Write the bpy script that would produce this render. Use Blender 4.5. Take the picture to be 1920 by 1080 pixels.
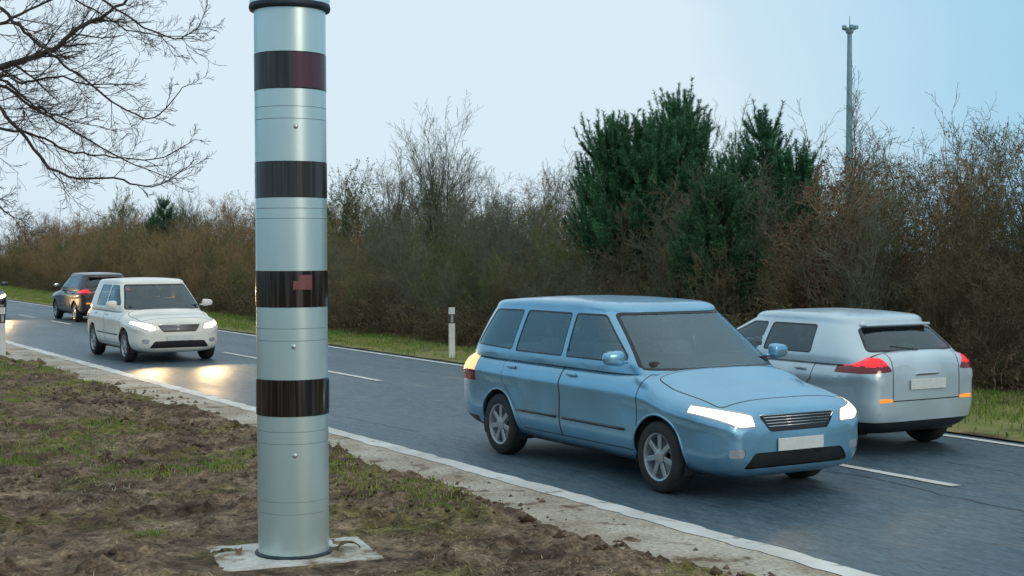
import bpy, bmesh, math, random
import numpy as np
from mathutils import Vector, Matrix

for o in list(bpy.data.objects):
    bpy.data.objects.remove(o)
SC = bpy.context.scene
COL = SC.collection
R = math.radians

# ------------------------------------------------------------------ camera
# the road runs along +Y; the camera stands on the verge and looks to the right of the road
F = 2667.0                    # focal length in photo pixels (50 mm on 36 mm)
TH = R(30.2)
CAM_H = 2.2
cd = bpy.data.cameras.new('camera'); cam = bpy.data.objects.new('camera', cd); COL.objects.link(cam)
cd.lens = 50; cd.sensor_width = 36; cd.clip_end = 3000; cd.clip_start = 0.1
cam.matrix_world = Matrix.Translation((0, 0, CAM_H)) @ Matrix.Rotation(-TH, 4, 'Z') @ Matrix.Rotation(R(88.5), 4, 'X') @ Matrix.Rotation(R(-0.2), 4, 'Z')
SC.camera = cam

# ------------------------------------------------------------------ sky
SUN_AZ, SUN_EL = R(170), R(20)          # azimuth from +Y towards +X
w = bpy.data.worlds.new('World'); SC.world = w; w.use_nodes = True
nt = w.node_tree; N = nt.nodes; L = nt.links; N.clear()
out = N.new('ShaderNodeOutputWorld'); bg = N.new('ShaderNodeBackground'); L.new(bg.outputs[0], out.inputs[0])
sky = N.new('ShaderNodeTexSky'); sky.sky_type = 'NISHITA'; sky.sun_disc = False
sky.sun_elevation = SUN_EL; sky.sun_rotation = SUN_AZ; sky.air_density = 1.4; sky.dust_density = 2.0
tc = N.new('ShaderNodeTexCoord')
dot = N.new('ShaderNodeVectorMath'); dot.operation = 'DOT_PRODUCT'
a_ = TH - R(9)
dv = Vector((math.sin(a_), math.cos(a_), 0.10)).normalized(); dot.inputs[1].default_value = dv
L.new(tc.outputs['Generated'], dot.inputs[0])
nz = N.new('ShaderNodeTexNoise'); nz.inputs['Scale'].default_value = 2.2; nz.inputs['Detail'].default_value = 3
mp = N.new('ShaderNodeMapping'); mp.inputs['Scale'].default_value = (1, 1, 3.0)
L.new(tc.outputs['Generated'], mp.inputs[0]); L.new(mp.outputs[0], nz.inputs[0])
ad = N.new('ShaderNodeMath'); ad.operation = 'MULTIPLY_ADD'; ad.inputs[1].default_value = 0.09; L.new(nz.outputs[0], ad.inputs[0]); L.new(dot.outputs['Value'], ad.inputs[2])
cr = N.new('ShaderNodeValToRGB'); cr.color_ramp.interpolation = 'B_SPLINE'; e = cr.color_ramp.elements
e[0].position = 0.0; e[0].color = (0.36, 0.56, 0.72, 1)
e[1].position = 1.06; e[1].color = (0.72, 0.86, 0.96, 1)
for p_, c_ in ((0.84, (0.34, 0.62, 0.84, 1)), (0.92, (0.34, 0.64, 0.86, 1)), (0.99, (0.68, 0.84, 0.95, 1))):
    k = cr.color_ramp.elements.new(p_); k.color = c_
L.new(ad.outputs[0], cr.inputs[0])
sc_ = N.new('ShaderNodeVectorMath'); sc_.operation = 'SCALE'; sc_.inputs['Scale'].default_value = 10.0     # cloud layer, in the sky's own units
sp = N.new('ShaderNodeSeparateXYZ'); L.new(tc.outputs['Generated'], sp.inputs[0])
zr = N.new('ShaderNodeMapRange'); zr.interpolation_type = 'SMOOTHSTEP'; zr.inputs[1].default_value = 0.25; zr.inputs[2].default_value = 0.85; L.new(sp.outputs['Z'], zr.inputs[0])
zm = N.new('ShaderNodeMix'); zm.data_type = 'RGBA'; zm.clamp_result = False; L.new(zr.outputs[0], zm.inputs[0]); L.new(cr.outputs[0], zm.inputs[6]); zm.inputs[7].default_value = (0.88, 1.02, 1.08, 1)
L.new(zm.outputs[2], sc_.inputs[0])
mx = N.new('ShaderNodeMix'); mx.data_type = 'RGBA'; mx.inputs[0].default_value = 0.95
L.new(sky.outputs[0], mx.inputs[6]); L.new(sc_.outputs[0], mx.inputs[7])
L.new(mx.outputs[2], bg.inputs[0]); bg.inputs[1].default_value = 0.10
sl = bpy.data.lights.new('sun', 'SUN'); sl.energy = 0.6; sl.angle = R(14); sl.color = (1, 0.84, 0.66)
so = bpy.data.objects.new('sun', sl); COL.objects.link(so)
sd = Vector((math.sin(SUN_AZ) * math.cos(SUN_EL), math.cos(SUN_AZ) * math.cos(SUN_EL), math.sin(SUN_EL)))
so.rotation_euler = (-sd).to_track_quat('-Z', 'Y').to_euler(); so.location = sd * 60
SC.view_settings.view_transform = 'Standard'; SC.view_settings.look = 'None'
SC.view_settings.exposure = 0.0; SC.view_settings.gamma = 1.0
SC.render.engine = 'CYCLES'
SC.cycles.max_bounces = 6; SC.cycles.transparent_max_bounces = 12
SC.cycles.use_denoising = True
SC.cycles.sample_clamp_indirect = 4

# ------------------------------------------------------------------ helpers
def at(px, py, D):
    """photo pixel + depth in front of the camera -> point in the place"""
    xc = (px - 960) / F * D
    z = CAM_H - (py - 470 - 0.0035 * (960 - px)) / F * D
    return Vector((xc * math.cos(TH) + D * math.sin(TH), -xc * math.sin(TH) + D * math.cos(TH), z))

def on_x(px, X):
    """the point with lateral distance X from the camera's line that shows in column px (z = 0)"""
    D = F * X / (math.cos(TH) * (px + 593))
    return Vector((X, (D - X * math.sin(TH)) / math.cos(TH), 0)), D

def mesh_np(name, verts, *facesets):
    """verts (n,3); each faceset an (m,k) int array"""
    me = bpy.data.meshes.new(name)
    verts = np.asarray(verts, dtype=np.float32)
    me.vertices.add(len(verts)); me.vertices.foreach_set('co', verts.ravel())
    fs = [np.asarray(f, dtype=np.int32) for f in facesets if len(f)]
    nl = sum(f.size for f in fs); npoly = sum(len(f) for f in fs)
    me.loops.add(nl); me.loops.foreach_set('vertex_index', np.concatenate([f.ravel() for f in fs]))
    me.polygons.add(npoly)
    tot = np.concatenate([np.full(len(f), f.shape[1], dtype=np.int32) for f in fs])
    start = np.concatenate([[0], np.cumsum(tot)[:-1]]).astype(np.int32)
    me.polygons.foreach_set('loop_start', start)
    try: me.polygons.foreach_set('loop_total', tot)
    except Exception: pass
    me.update(calc_edges=True); me.validate()
    return me

def link(name, me, mats, parent=None, smooth=False, loc=None):
    o = bpy.data.objects.new(name, me); COL.objects.link(o)
    if not isinstance(mats, (list, tuple)): mats = [mats]
    if not me.materials:
        for m in mats: me.materials.append(m)
    if smooth: me.polygons.foreach_set('use_smooth', np.ones(len(me.polygons), dtype=bool))
    if parent: o.parent = parent
    if loc is not None: o.location = loc
    return o

def obj(name, bm, mats, parent=None, smooth=False, loc=None):
    me = bpy.data.meshes.new(name); bm.normal_update(); bm.to_mesh(me); bm.free()
    return link(name, me, mats, parent, smooth, loc)

def tag(o, label, cat, group=None, kind=None):
    o['label'] = label; o['category'] = cat
    if group: o['group'] = group
    if kind: o['kind'] = kind
    return o

def struct(o):
    o['kind'] = 'structure'; return o

def empty(name, loc=(0, 0, 0), rz=0, s=1.0):
    o = bpy.data.objects.new(name, None); COL.objects.link(o); o.empty_display_size = 0.3
    o.location = loc; o.rotation_euler = (0, 0, rz); o.scale = (s, s, s); return o

def copy_tree(o, parent=None):
    c = o.copy(); COL.objects.link(c)
    if parent: c.parent = parent
    for ch in list(o.children): copy_tree(ch, c)
    return c

def box(bm, c, s, rot=None, bev=0.0):
    r = bmesh.ops.create_cube(bm, size=1.0); vs = r['verts']
    bmesh.ops.scale(bm, vec=s, verts=vs)
    if bev:
        es = list({e for v in vs for e in v.link_edges})
        rr = bmesh.ops.bevel(bm, geom=es, offset=bev, segments=2, affect='EDGES', profile=0.5)
        vs = list({v for f in rr['faces'] for v in f.verts} | {v for v in vs if v.is_valid})
    if rot is not None: bmesh.ops.rotate(bm, cent=(0, 0, 0), matrix=rot, verts=vs)
    bmesh.ops.translate(bm, vec=c, verts=vs); return vs

def lathe(bm, prof, n=48, axis='Z', caps=True):
    rings = []
    for r, z in prof:
        ring = []
        for k in range(n):
            a = 2 * math.pi * k / n
            p = (r * math.cos(a), r * math.sin(a), z) if axis == 'Z' else (z, r * math.cos(a), r * math.sin(a))
            ring.append(bm.verts.new(p))
        rings.append(ring)
    for a, b in zip(rings, rings[1:]):
        for k in range(n):
            bm.faces.new((a[k], a[(k + 1) % n], b[(k + 1) % n], b[k]))
    if caps:
        bm.faces.new(list(reversed(rings[0]))); bm.faces.new(rings[-1])
    return rings

def tube_path(bm, pts, rad, sides=8):
    pts = [Vector(p) for p in pts]; rings = []
    for i, p in enumerate(pts):
        d = (pts[min(i + 1, len(pts) - 1)] - pts[max(i - 1, 0)]).normalized()
        u = d.cross(Vector((0, 0, 1)));
        if u.length < 1e-3: u = d.cross(Vector((1, 0, 0)))
        u.normalize(); v = d.cross(u); r = rad[i] if isinstance(rad, (list, tuple)) else rad
        rings.append([bm.verts.new(p + (u * math.cos(2 * math.pi * k / sides) + v * math.sin(2 * math.pi * k / sides)) * r) for k in range(sides)])
    for a, b in zip(rings, rings[1:]):
        for k in range(sides): bm.faces.new((a[k], a[(k + 1) % sides], b[(k + 1) % sides], b[k]))
    bm.faces.new(list(reversed(rings[0]))); bm.faces.new(rings[-1])

def vnoise(x, y, seed=0):
    """numpy value noise 0..1"""
    xi = np.floor(x).astype(np.int64); yi = np.floor(y).astype(np.int64)
    fx = x - xi; fy = y - yi; fx = fx * fx * (3 - 2 * fx); fy = fy * fy * (3 - 2 * fy)
    def h(a, b):
        n = (a * 374761393 + b * 668265263 + seed * 1442695041) & 0x7fffffff
        n = ((n ^ (n >> 13)) * 1274126177) & 0x7fffffff
        n = n ^ (n >> 16)
        return (n & 0xffff) / 65535.0
    return (h(xi, yi) * (1 - fx) + h(xi + 1, yi) * fx) * (1 - fy) + (h(xi, yi + 1) * (1 - fx) + h(xi + 1, yi + 1) * fx) * fy

def fbm(x, y, seed=0, oct=4):
    s = np.zeros_like(x, dtype=float); a = 0.5
    for k in range(oct):
        s += a * vnoise(x * 2 ** k, y * 2 ** k, seed + k); a *= 0.5
    return s / (1 - 0.5 ** oct)

# ------------------------------------------------------------------ materials
def mat(name, c1, c2=None, rough=0.7, metal=0.0, scale=4.0, detail=4, bump=0.0, bump_scale=None, coat=0.0, coord='Object', stretch=None,
        spec=0.5, contrast=(0.35, 0.65), c3=None, s3=None, t3=(0.5, 0.6), vary=None, rough2=None, grain=None, grain2=None):
    m = bpy.data.materials.new(name); m.use_nodes = True
    nt = m.node_tree; n = nt.nodes; l = nt.links; b = n['Principled BSDF']
    b.inputs['Roughness'].default_value = rough; b.inputs['Metallic'].default_value = metal
    b.inputs['Coat Weight'].default_value = coat; b.inputs['Coat Roughness'].default_value = 0.08
    b.inputs['Specular IOR Level'].default_value = spec
    b.inputs['Base Color'].default_value = (*c1, 1)
    tcn = n.new('ShaderNodeTexCoord'); src = tcn.outputs[coord] if coord != 'World' else n.new('ShaderNodeNewGeometry').outputs['Position']
    if stretch:
        mpn = n.new('ShaderNodeMapping'); mpn.inputs['Scale'].default_value = stretch; l.new(src, mpn.inputs[0]); src = mpn.outputs[0]
    def noise(s, d=detail):
        t = n.new('ShaderNodeTexNoise'); t.inputs['Scale'].default_value = s; t.inputs['Detail'].default_value = d; l.new(src, t.inputs[0]); return t.outputs[0]
    col = None
    if c2 is not None:
        nn = noise(scale); rp = n.new('ShaderNodeMapRange'); rp.inputs[1].default_value = contrast[0]; rp.inputs[2].default_value = contrast[1]; l.new(nn, rp.inputs[0])
        mix = n.new('ShaderNodeMix'); mix.data_type = 'RGBA'; mix.inputs[6].default_value = (*c1, 1); mix.inputs[7].default_value = (*c2, 1)
        l.new(rp.outputs[0], mix.inputs[0]); col = mix.outputs[2]
        if rough2 is not None:
            rr = n.new('ShaderNodeMapRange'); rr.inputs[3].default_value = rough; rr.inputs[4].default_value = rough2; l.new(rp.outputs[0], rr.inputs[0]); l.new(rr.outputs[0], b.inputs['Roughness'])
    if c3 is not None:
        nn = noise(s3); rp = n.new('ShaderNodeMapRange'); rp.inputs[1].default_value = t3[0]; rp.inputs[2].default_value = t3[1]; l.new(nn, rp.inputs[0])
        mix = n.new('ShaderNodeMix'); mix.data_type = 'RGBA'; l.new(rp.outputs[0], mix.inputs[0]); l.new(col, mix.inputs[6]); mix.inputs[7].default_value = (*c3, 1); col = mix.outputs[2]
    for gr_ in (grain, grain2):             # fine light and dark specks
        if gr_ is None: continue
        nn = noise(gr_[0], 5); rp = n.new('ShaderNodeMapRange'); rp.inputs[1].default_value = 0.32; rp.inputs[2].default_value = 0.68; rp.inputs[3].default_value = gr_[1]; rp.inputs[4].default_value = gr_[2]; l.new(nn, rp.inputs[0])
        vm = n.new('ShaderNodeVectorMath'); vm.operation = 'SCALE'; l.new(col, vm.inputs[0]); l.new(rp.outputs[0], vm.inputs['Scale']); col = vm.outputs[0]
    if vary is not None:                    # each copy its own tint
        oi = n.new('ShaderNodeObjectInfo'); mix = n.new('ShaderNodeMix'); mix.data_type = 'RGBA'; l.new(oi.outputs['Random'], mix.inputs[0])
        l.new(col, mix.inputs[6])
        m2 = n.new('ShaderNodeMix'); m2.data_type = 'RGBA'; m2.blend_type = 'MULTIPLY'; m2.inputs[0].default_value = 1; l.new(col, m2.inputs[6]); m2.inputs[7].default_value = (*vary, 1)
        l.new(m2.outputs[2], mix.inputs[7]); col = mix.outputs[2]
    if col is not None: l.new(col, b.inputs['Base Color'])
    if bump:
        nn = noise(bump_scale or scale * 4, 6); bp = n.new('ShaderNodeBump'); bp.inputs['Strength'].default_value = bump; bp.inputs['Distance'].default_value = 0.02
        l.new(nn, bp.inputs['Height']); l.new(bp.outputs[0], b.inputs['Normal'])
    return m

def emit(name, c, s, base=(0.8, 0.8, 0.8)):
    m = bpy.data.materials.new(name); m.use_nodes = True; b = m.node_tree.nodes['Principled BSDF']
    b.inputs['Base Color'].default_value = (*base, 1); b.inputs['Roughness'].default_value = 0.15
    b.inputs['Emission Color'].default_value = (*c, 1); b.inputs['Emission Strength'].default_value = s
    return m

def glass(name, tint, refl=0.10, gl=(1, 1, 1)):
    m = bpy.data.materials.new(name); m.use_nodes = True; nt = m.node_tree; n = nt.nodes; l = nt.links; n.clear()
    o = n.new('ShaderNodeOutputMaterial'); t = n.new('ShaderNodeBsdfTransparent'); t.inputs[0].default_value = (*tint, 1)
    g = n.new('ShaderNodeBsdfGlossy'); g.inputs['Roughness'].default_value = 0.02; g.inputs[0].default_value = (*gl, 1)
    fr = n.new('ShaderNodeFresnel'); fr.inputs[0].default_value = 1.5
    ad = n.new('ShaderNodeMath'); ad.operation = 'ADD'; ad.inputs[1].default_value = refl; ad.use_clamp = True; l.new(fr.outputs[0], ad.inputs[0])
    mx = n.new('ShaderNodeMixShader'); l.new(ad.outputs[0], mx.inputs[0]); l.new(t.outputs[0], mx.inputs[1]); l.new(g.outputs[0], mx.inputs[2]); l.new(mx.outputs[0], o.inputs[0])
    return m

M = {}
M['soil'] = mat('soil', (0.075, 0.046, 0.030), (0.23, 0.165, 0.108), 0.95, scale=1.7, detail=8, bump=1.0, bump_scale=30, coord='World', c3=(0.13, 0.12, 0.032), s3=0.75, t3=(0.53, 0.66), spec=0.15, grain=(9, 0.45, 1.45), grain2=(38, 0.55, 1.45))
M['shoulder'] = mat('shoulder', (0.50, 0.45, 0.37), (0.33, 0.27, 0.20), 0.9, scale=1.6, detail=8, bump=0.5, bump_scale=40, coord='World', c3=(0.17, 0.115, 0.075), s3=2.7, t3=(0.58, 0.66), spec=0.2, grain=(28, 0.7, 1.25))
M['asphalt'] = mat('asphalt', (0.045, 0.082, 0.108), (0.08, 0.12, 0.145), 0.40, scale=0.9, detail=9, bump=0.35, bump_scale=70, coord='World', stretch=(1, 0.22, 1), spec=0.5, rough2=0.62, contrast=(0.3, 0.7), c3=(0.125, 0.145, 0.15), s3=1.7, t3=(0.58, 0.75), grain=(14, 0.7, 1.3), grain2=(60, 0.6, 1.4))
M['paint'] = mat('road_paint', (0.72, 0.72, 0.69), (0.55, 0.53, 0.49), 0.7, scale=1.7, detail=8, coord='World', c3=(0.26, 0.23, 0.19), s3=5, t3=(0.60, 0.68), bump=0.3, bump_scale=60)
M['ground'] = mat('ground', (0.06, 0.06, 0.03), (0.10, 0.085, 0.05), 0.95, scale=0.4, coord='World')
M['turf'] = mat('turf', (0.17, 0.19, 0.055), (0.27, 0.23, 0.10), 0.95, scale=1.1, detail=6, coord='World', c3=(0.09, 0.07, 0.04), s3=0.9, t3=(0.55, 0.65), bump=0.8, bump_scale=30, spec=0.2)
M['grass'] = mat('grass_blades', (0.13, 0.24, 0.035), (0.29, 0.29, 0.085), 0.8, scale=1.4, coord='World', detail=5, spec=0.2)
M['straw'] = mat('straw', (0.36, 0.28, 0.16), (0.50, 0.42, 0.28), 0.9, scale=2, coord='World', spec=0.2)
M['litter'] = mat('dead_leaf', (0.10, 0.055, 0.03), (0.20, 0.13, 0.08), 0.85, scale=9, coord='World', spec=0.2)
M['clod'] = mat('clod', (0.07, 0.042, 0.026), (0.19, 0.135, 0.09), 0.95, scale=8, detail=6, coord='World', spec=0.15, bump=0.6, bump_scale=60)
M['concrete'] = mat('concrete', (0.62, 0.60, 0.55), (0.48, 0.45, 0.39), 0.85, scale=4, detail=8, bump=0.3, bump_scale=60, c3=(0.22, 0.16, 0.105), s3=5, t3=(0.53, 0.66), grain=(30, 0.8, 1.15))
M['bark'] = mat('bark', (0.045, 0.038, 0.035), (0.085, 0.075, 0.062), 0.9, scale=5, spec=0.15)
M['twig_grey'] = mat('twig_grey', (0.165, 0.15, 0.12), (0.24, 0.215, 0.165), 0.9, scale=1.2, spec=0.1, vary=(0.72, 0.88, 0.72))
M['twig_olive'] = mat('twig_olive', (0.165, 0.165, 0.075), (0.24, 0.24, 0.11), 0.9, scale=1.3, spec=0.1, vary=(0.7, 0.8, 0.75))
M['twig_dark'] = mat('twig_dark', (0.14, 0.105, 0.065), (0.22, 0.165, 0.10), 0.9, scale=1.3, spec=0.1, vary=(0.75, 0.85, 0.8))
M['twig_brown'] = mat('twig_brown', (0.28, 0.195, 0.105), (0.36, 0.255, 0.14), 0.9, scale=1.3, spec=0.1, vary=(0.85, 0.8, 0.72))  # brown twigs; the warm tint also paints headlight glow onto the left shrubs
M['leaf_russet'] = mat('leaf_russet', (0.125, 0.062, 0.042), (0.19, 0.105, 0.068), 0.8, scale=2, spec=0.15)
M['leaf_olive'] = mat('leaf_olive', (0.10, 0.115, 0.035), (0.19, 0.17, 0.065), 0.8, scale=2, spec=0.15, vary=(0.8, 0.75, 0.7))
M['needle'] = mat('pine_needle', (0.042, 0.14, 0.062), (0.09, 0.235, 0.10), 0.65, scale=3.0, spec=0.3, contrast=(0.3, 0.7))
M['needle_young'] = mat('young_pine_needle', (0.035, 0.10, 0.04), (0.065, 0.165, 0.06), 0.65, scale=3.0, spec=0.3)
M['casing'] = mat('silver_casing', (0.60, 0.74, 0.72), (0.68, 0.80, 0.78), 0.33, metal=0.65, scale=3.0, detail=5, stretch=(1.6, 1.6, 0.25), bump=0.02, bump_scale=30, spec=0.5)
M['band'] = mat('black_band', (0.010, 0.006, 0.005), (0.075, 0.062, 0.055), 0.10, scale=3, stretch=(11, 11, 0.25), contrast=(0.45, 0.75), spec=0.6, rough2=0.22)  # paler upright streaks imitate reflections, painted into the colour
M['groove'] = mat('joint_groove', (0.20, 0.23, 0.235), (0.26, 0.29, 0.295), 0.6, scale=6)
M['seal'] = mat('rubber_seal', (0.012, 0.022, 0.035), (0.03, 0.045, 0.06), 0.6, scale=9)
M['red_window'] = mat('red_filter', (0.10, 0.022, 0.045), (0.075, 0.018, 0.035), 0.12, scale=4, stretch=(8, 8, 0.4), spec=0.6)
M['pink_window'] = mat('pink_filter', (0.24, 0.085, 0.085), (0.20, 0.07, 0.07), 0.2, scale=6, spec=0.5)
M['lock'] = mat('steel_lock', (0.65, 0.68, 0.68), (0.55, 0.58, 0.58), 0.3, metal=0.8, scale=20)
M['white_plastic'] = mat('white_plastic', (0.72, 0.72, 0.70), (0.6, 0.59, 0.56), 0.55, scale=6)
M['black_plastic'] = mat('black_plastic', (0.018, 0.018, 0.02), (0.03, 0.03, 0.032), 0.5, scale=8)
M['amber_reflector'] = mat('amber_reflector', (0.75, 0.42, 0.10), (0.65, 0.35, 0.08), 0.25, scale=30)
M['mast'] = mat('galvanised_mast', (0.22, 0.37, 0.40), (0.28, 0.43, 0.46), 0.55, metal=0.2, scale=0.7)
M['tyre'] = mat('tyre', (0.015, 0.015, 0.016), (0.028, 0.027, 0.026), 0.85, scale=12)
M['fabric'] = mat('seat_fabric', (0.09, 0.095, 0.10), (0.14, 0.145, 0.15), 0.9, scale=30)
M['rim'] = mat('alloy_rim', (0.45, 0.47, 0.49), (0.38, 0.40, 0.42), 0.35, metal=0.8, scale=6)
M['cabin'] = mat('cabin_trim', (0.02, 0.022, 0.025), (0.035, 0.037, 0.04), 0.8, scale=8)
M['trim'] = mat('black_trim', (0.012, 0.013, 0.014), (0.02, 0.021, 0.022), 0.35, scale=8)
M['chrome'] = mat('chrome', (0.75, 0.77, 0.78), (0.68, 0.70, 0.72), 0.15, metal=1.0, scale=8)
M['plate'] = mat('number_plate', (0.75, 0.75, 0.70), (0.68, 0.68, 0.63), 0.4, scale=20)
M['lamp_clear'] = mat('clear_lamp', (0.55, 0.57, 0.6), (0.4, 0.42, 0.45), 0.12, metal=0.4, scale=14)
M['lamp_on'] = emit('headlamp_lit', (1.0, 0.80, 0.46), 2.6)
M['tail_on'] = emit('tail_lamp_lit', (1.0, 0.02, 0.035), 0.85, (0.4, 0.01, 0.01))
M['tail_glow'] = emit('tail_lamp_added_glow', (1.0, 0.50, 0.20), 1.5, (0.5, 0.1, 0.04))  # added amber glow, stands in for a passing light streak
M['tail_off'] = mat('red_reflector', (0.16, 0.012, 0.016), (0.22, 0.018, 0.02), 0.12, scale=40, spec=0.6)
M['indicator'] = emit('amber_lamp_lit', (1.0, 0.30, 0.05), 0.8, (0.6, 0.2, 0.02))
M['glass_blue'] = glass('tinted_glass', (0.70, 0.88, 0.93), 0.10, (0.7, 0.92, 1.0))
M['glass_dark'] = glass('dark_glass', (0.62, 0.70, 0.72), 0.05, (0.8, 0.95, 1.0))

# ------------------------------------------------------------------ the ground, the road and its markings
def grid_mesh(name, xs, ys, zf):
    X, Y = np.meshgrid(xs, ys, indexing='ij'); Z = zf(X, Y)
    v = np.stack([X, Y, Z], -1).reshape(-1, 3); nx, ny = len(xs), len(ys)
    i = np.arange(nx - 1)[:, None] * ny + np.arange(ny - 1)[None, :]
    f = np.stack([i, i + ny, i + ny + 1, i + 1], -1).reshape(-1, 4)
    return mesh_np(name, v, f)

struct(link('ground', grid_mesh('ground', np.linspace(-900, 900, 30), np.linspace(-900, 900, 30), lambda X, Y: X * 0 - 0.35), M['ground']))
NEAR, CEN, FAR = 6.81, 10.16, 12.84
ylong = np.concatenate([np.arange(-60, 0, 4.0), np.arange(0, 120, 2.0), np.arange(120, 420, 10.0)])
struct(link('road', grid_mesh('road', np.array([6.2, 7.5, 8.5, 9.5, 10.5, 11.5, 12.5, 13.15]), ylong, lambda X, Y: X * 0), M['asphalt']))
struct(link('road_shoulder', grid_mesh('shoulder', np.linspace(5.4, 6.74, 6), ylong, lambda X, Y: X * 0 + 0.006), M['shoulder']))

def strip_line(name, x0, x1, y0, y1, z=0.008, rag=0.012, seed=1):
    n = max(2, int((y1 - y0) / 0.12)); ys = np.linspace(y0, y1, n)
    a = x0 + (vnoise(ys * 5, ys * 0, seed) - 0.5) * 2 * rag; b = x1 + (vnoise(ys * 5, ys * 0, seed + 9) - 0.5) * 2 * rag
    v = np.concatenate([np.stack([a, ys, ys * 0 + z], -1), np.stack([b, ys, ys * 0 + z], -1)])
    i = np.arange(n - 1); return struct(link(name, mesh_np(name, v, np.stack([i, i + n, i + n + 1, i + 1], -1)), M['paint']))
strip_line('edge_line', NEAR - 0.11, NEAR + 0.11, -20, 200, z=0.011, rag=0.025)
strip_line('edge_line', FAR - 0.06, FAR + 0.06, -20, 200, seed=4)
for i, y in enumerate([9.28, 15.6, 21.9, 27.4, 33.0, 38.6, 44.2, 49.4, 55, 60.5, 66, 71.5]):
    strip_line('centre_dash', CEN - 0.06, CEN + 0.06, y, y + (3.0 if i == 0 else 2.6), seed=20 + i)
# tar seam wandering along the far lane, as on the photo's right
ys = np.linspace(4, 10.6, 60); xs = 9.75 + 0.35 * (vnoise(ys * 0.8, ys * 0, 3) - 0.5) + 0.08 * (vnoise(ys * 4, ys * 0, 5) - 0.5)
v = np.concatenate([np.stack([xs, ys, ys * 0 + 0.004], -1), np.stack([xs + 0.014, ys, ys * 0 + 0.004], -1)]); i = np.arange(59)
struct(link('road_crack', mesh_np('road_crack', v, np.stack([i, i + 60, i + 61, i + 1], -1)), M['black_plastic']))

for k_, (x_, y0_, y1_) in enumerate(((8.9, 3.5, 7.6), (7.55, 15.5, 26.0), (11.6, 16.5, 30.0), (11.2, 6.0, 10.5))):
    ys = np.linspace(y0_, y1_, 80); xs = x_ + 0.5 * (vnoise(ys * 0.6, ys * 0, 63 + k_) - 0.5) + 0.12 * (vnoise(ys * 5, ys * 0, 75 + k_) - 0.5)
    v = np.concatenate([np.stack([xs, ys, ys * 0 + 0.004], -1), np.stack([xs + 0.009, ys, ys * 0 + 0.004], -1)]); i = np.arange(79)
    struct(link('road_crack', mesh_np('road_crack', v, np.stack([i, i + 80, i + 81, i + 1], -1)), M['black_plastic']))
POLE = at(547, 1040, 10.12); POLE.z = 0.05
SLAB_ROT = TH * -1 + R(20)
def verge_z(X, Y):
    base = 0.05 + 0.05 * (fbm(X * 0.35, Y * 0.35, 11, 3) - 0.5)
    clod = (fbm(X * 3.2, Y * 3.2, 21, 4) - 0.5) * 0.105 + np.maximum(0, fbm(X * 7.0, Y * 7.0, 31, 3) - 0.56) * 0.26
    edge = X + (fbm(X * 0.9, Y * 0.9, 41, 4) - 0.5) * 0.75 + (fbm(X * 5, Y * 5, 43, 3) - 0.5) * 0.3
    d = np.clip((edge - 5.85) / 0.40, 0, 1)
    dp = np.hypot(X - POLE.x, Y - POLE.y); flat = np.clip((dp - 0.70) / 0.35, 0, 1)
    z = base + clod * (0.25 + 0.75 * flat)
    z = z * flat + (0.038 + clod * 0.20) * (1 - flat)
    left = np.clip((3.2 - X) / 2.0, 0, 1)
    return z * (1 - d) - 0.06 * d + left * 0.02
vx = np.concatenate([np.arange(-40, -2, 2.0), np.arange(-2, 0.6, 0.3), np.arange(0.6, 6.6, 0.038)])
vy = np.concatenate([np.arange(-40, 4, 2.0), np.arange(4, 19, 0.045), np.arange(19, 45, 0.12), np.arange(45, 200, 2.0)])
struct(link('verge', grid_mesh('verge', vx, vy, verge_z), M['soil'], smooth=True))
def front_x(Y): return np.interp(Y, [-40, 8, 12, 18, 26, 34, 44, 60, 80, 120], [17.2, 17.1, 16.9, 16.0, 15.3, 15.2, 15.9, 16.3, 17.0, 17.6])
def far_z(X, Y):
    t = np.clip((X - 13.0) / 3.5, 0, 1)
    return 0.02 + 0.08 * t * t + (fbm(X * 1.2, Y * 1.2, 51, 3) - 0.5) * 0.10 * np.clip((X - 13.1) * 2, 0, 1) + np.clip((X - 17) / 8, 0, 1) * 0.9
struct(link('far_verge', grid_mesh('far_verge', np.concatenate([[13.05, 13.15], np.arange(13.3, 18, 0.25), np.arange(18.5, 60, 2.5)]),
       np.concatenate([np.arange(-40, 4, 3.0), np.arange(4, 110, 0.4), np.arange(110, 300, 5)]), far_z), M['turf'], smooth=True))

M['mould'] = mat('leaf_mould', (0.07, 0.045, 0.025), (0.14, 0.095, 0.055), 0.95, scale=2.0, coord='World', detail=7, spec=0.1, grain=(20, 0.5, 1.5))
struct(link('thicket_floor', grid_mesh('thicket_floor', np.concatenate([np.arange(14.6, 18.6, 0.15), np.arange(19, 60, 2.5)]), np.concatenate([np.arange(-40, 4, 3.0), np.arange(4, 110, 0.3), np.arange(110, 300, 5)]),
       lambda X, Y: far_z(X, Y) + 0.05 * np.clip((X - front_x(Y) + 0.25 - 0.6 * fbm(Y * 0.8, Y * 0.3, 55, 3)) * 4, -1.5, 1)), M['mould'], smooth=True))
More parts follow.
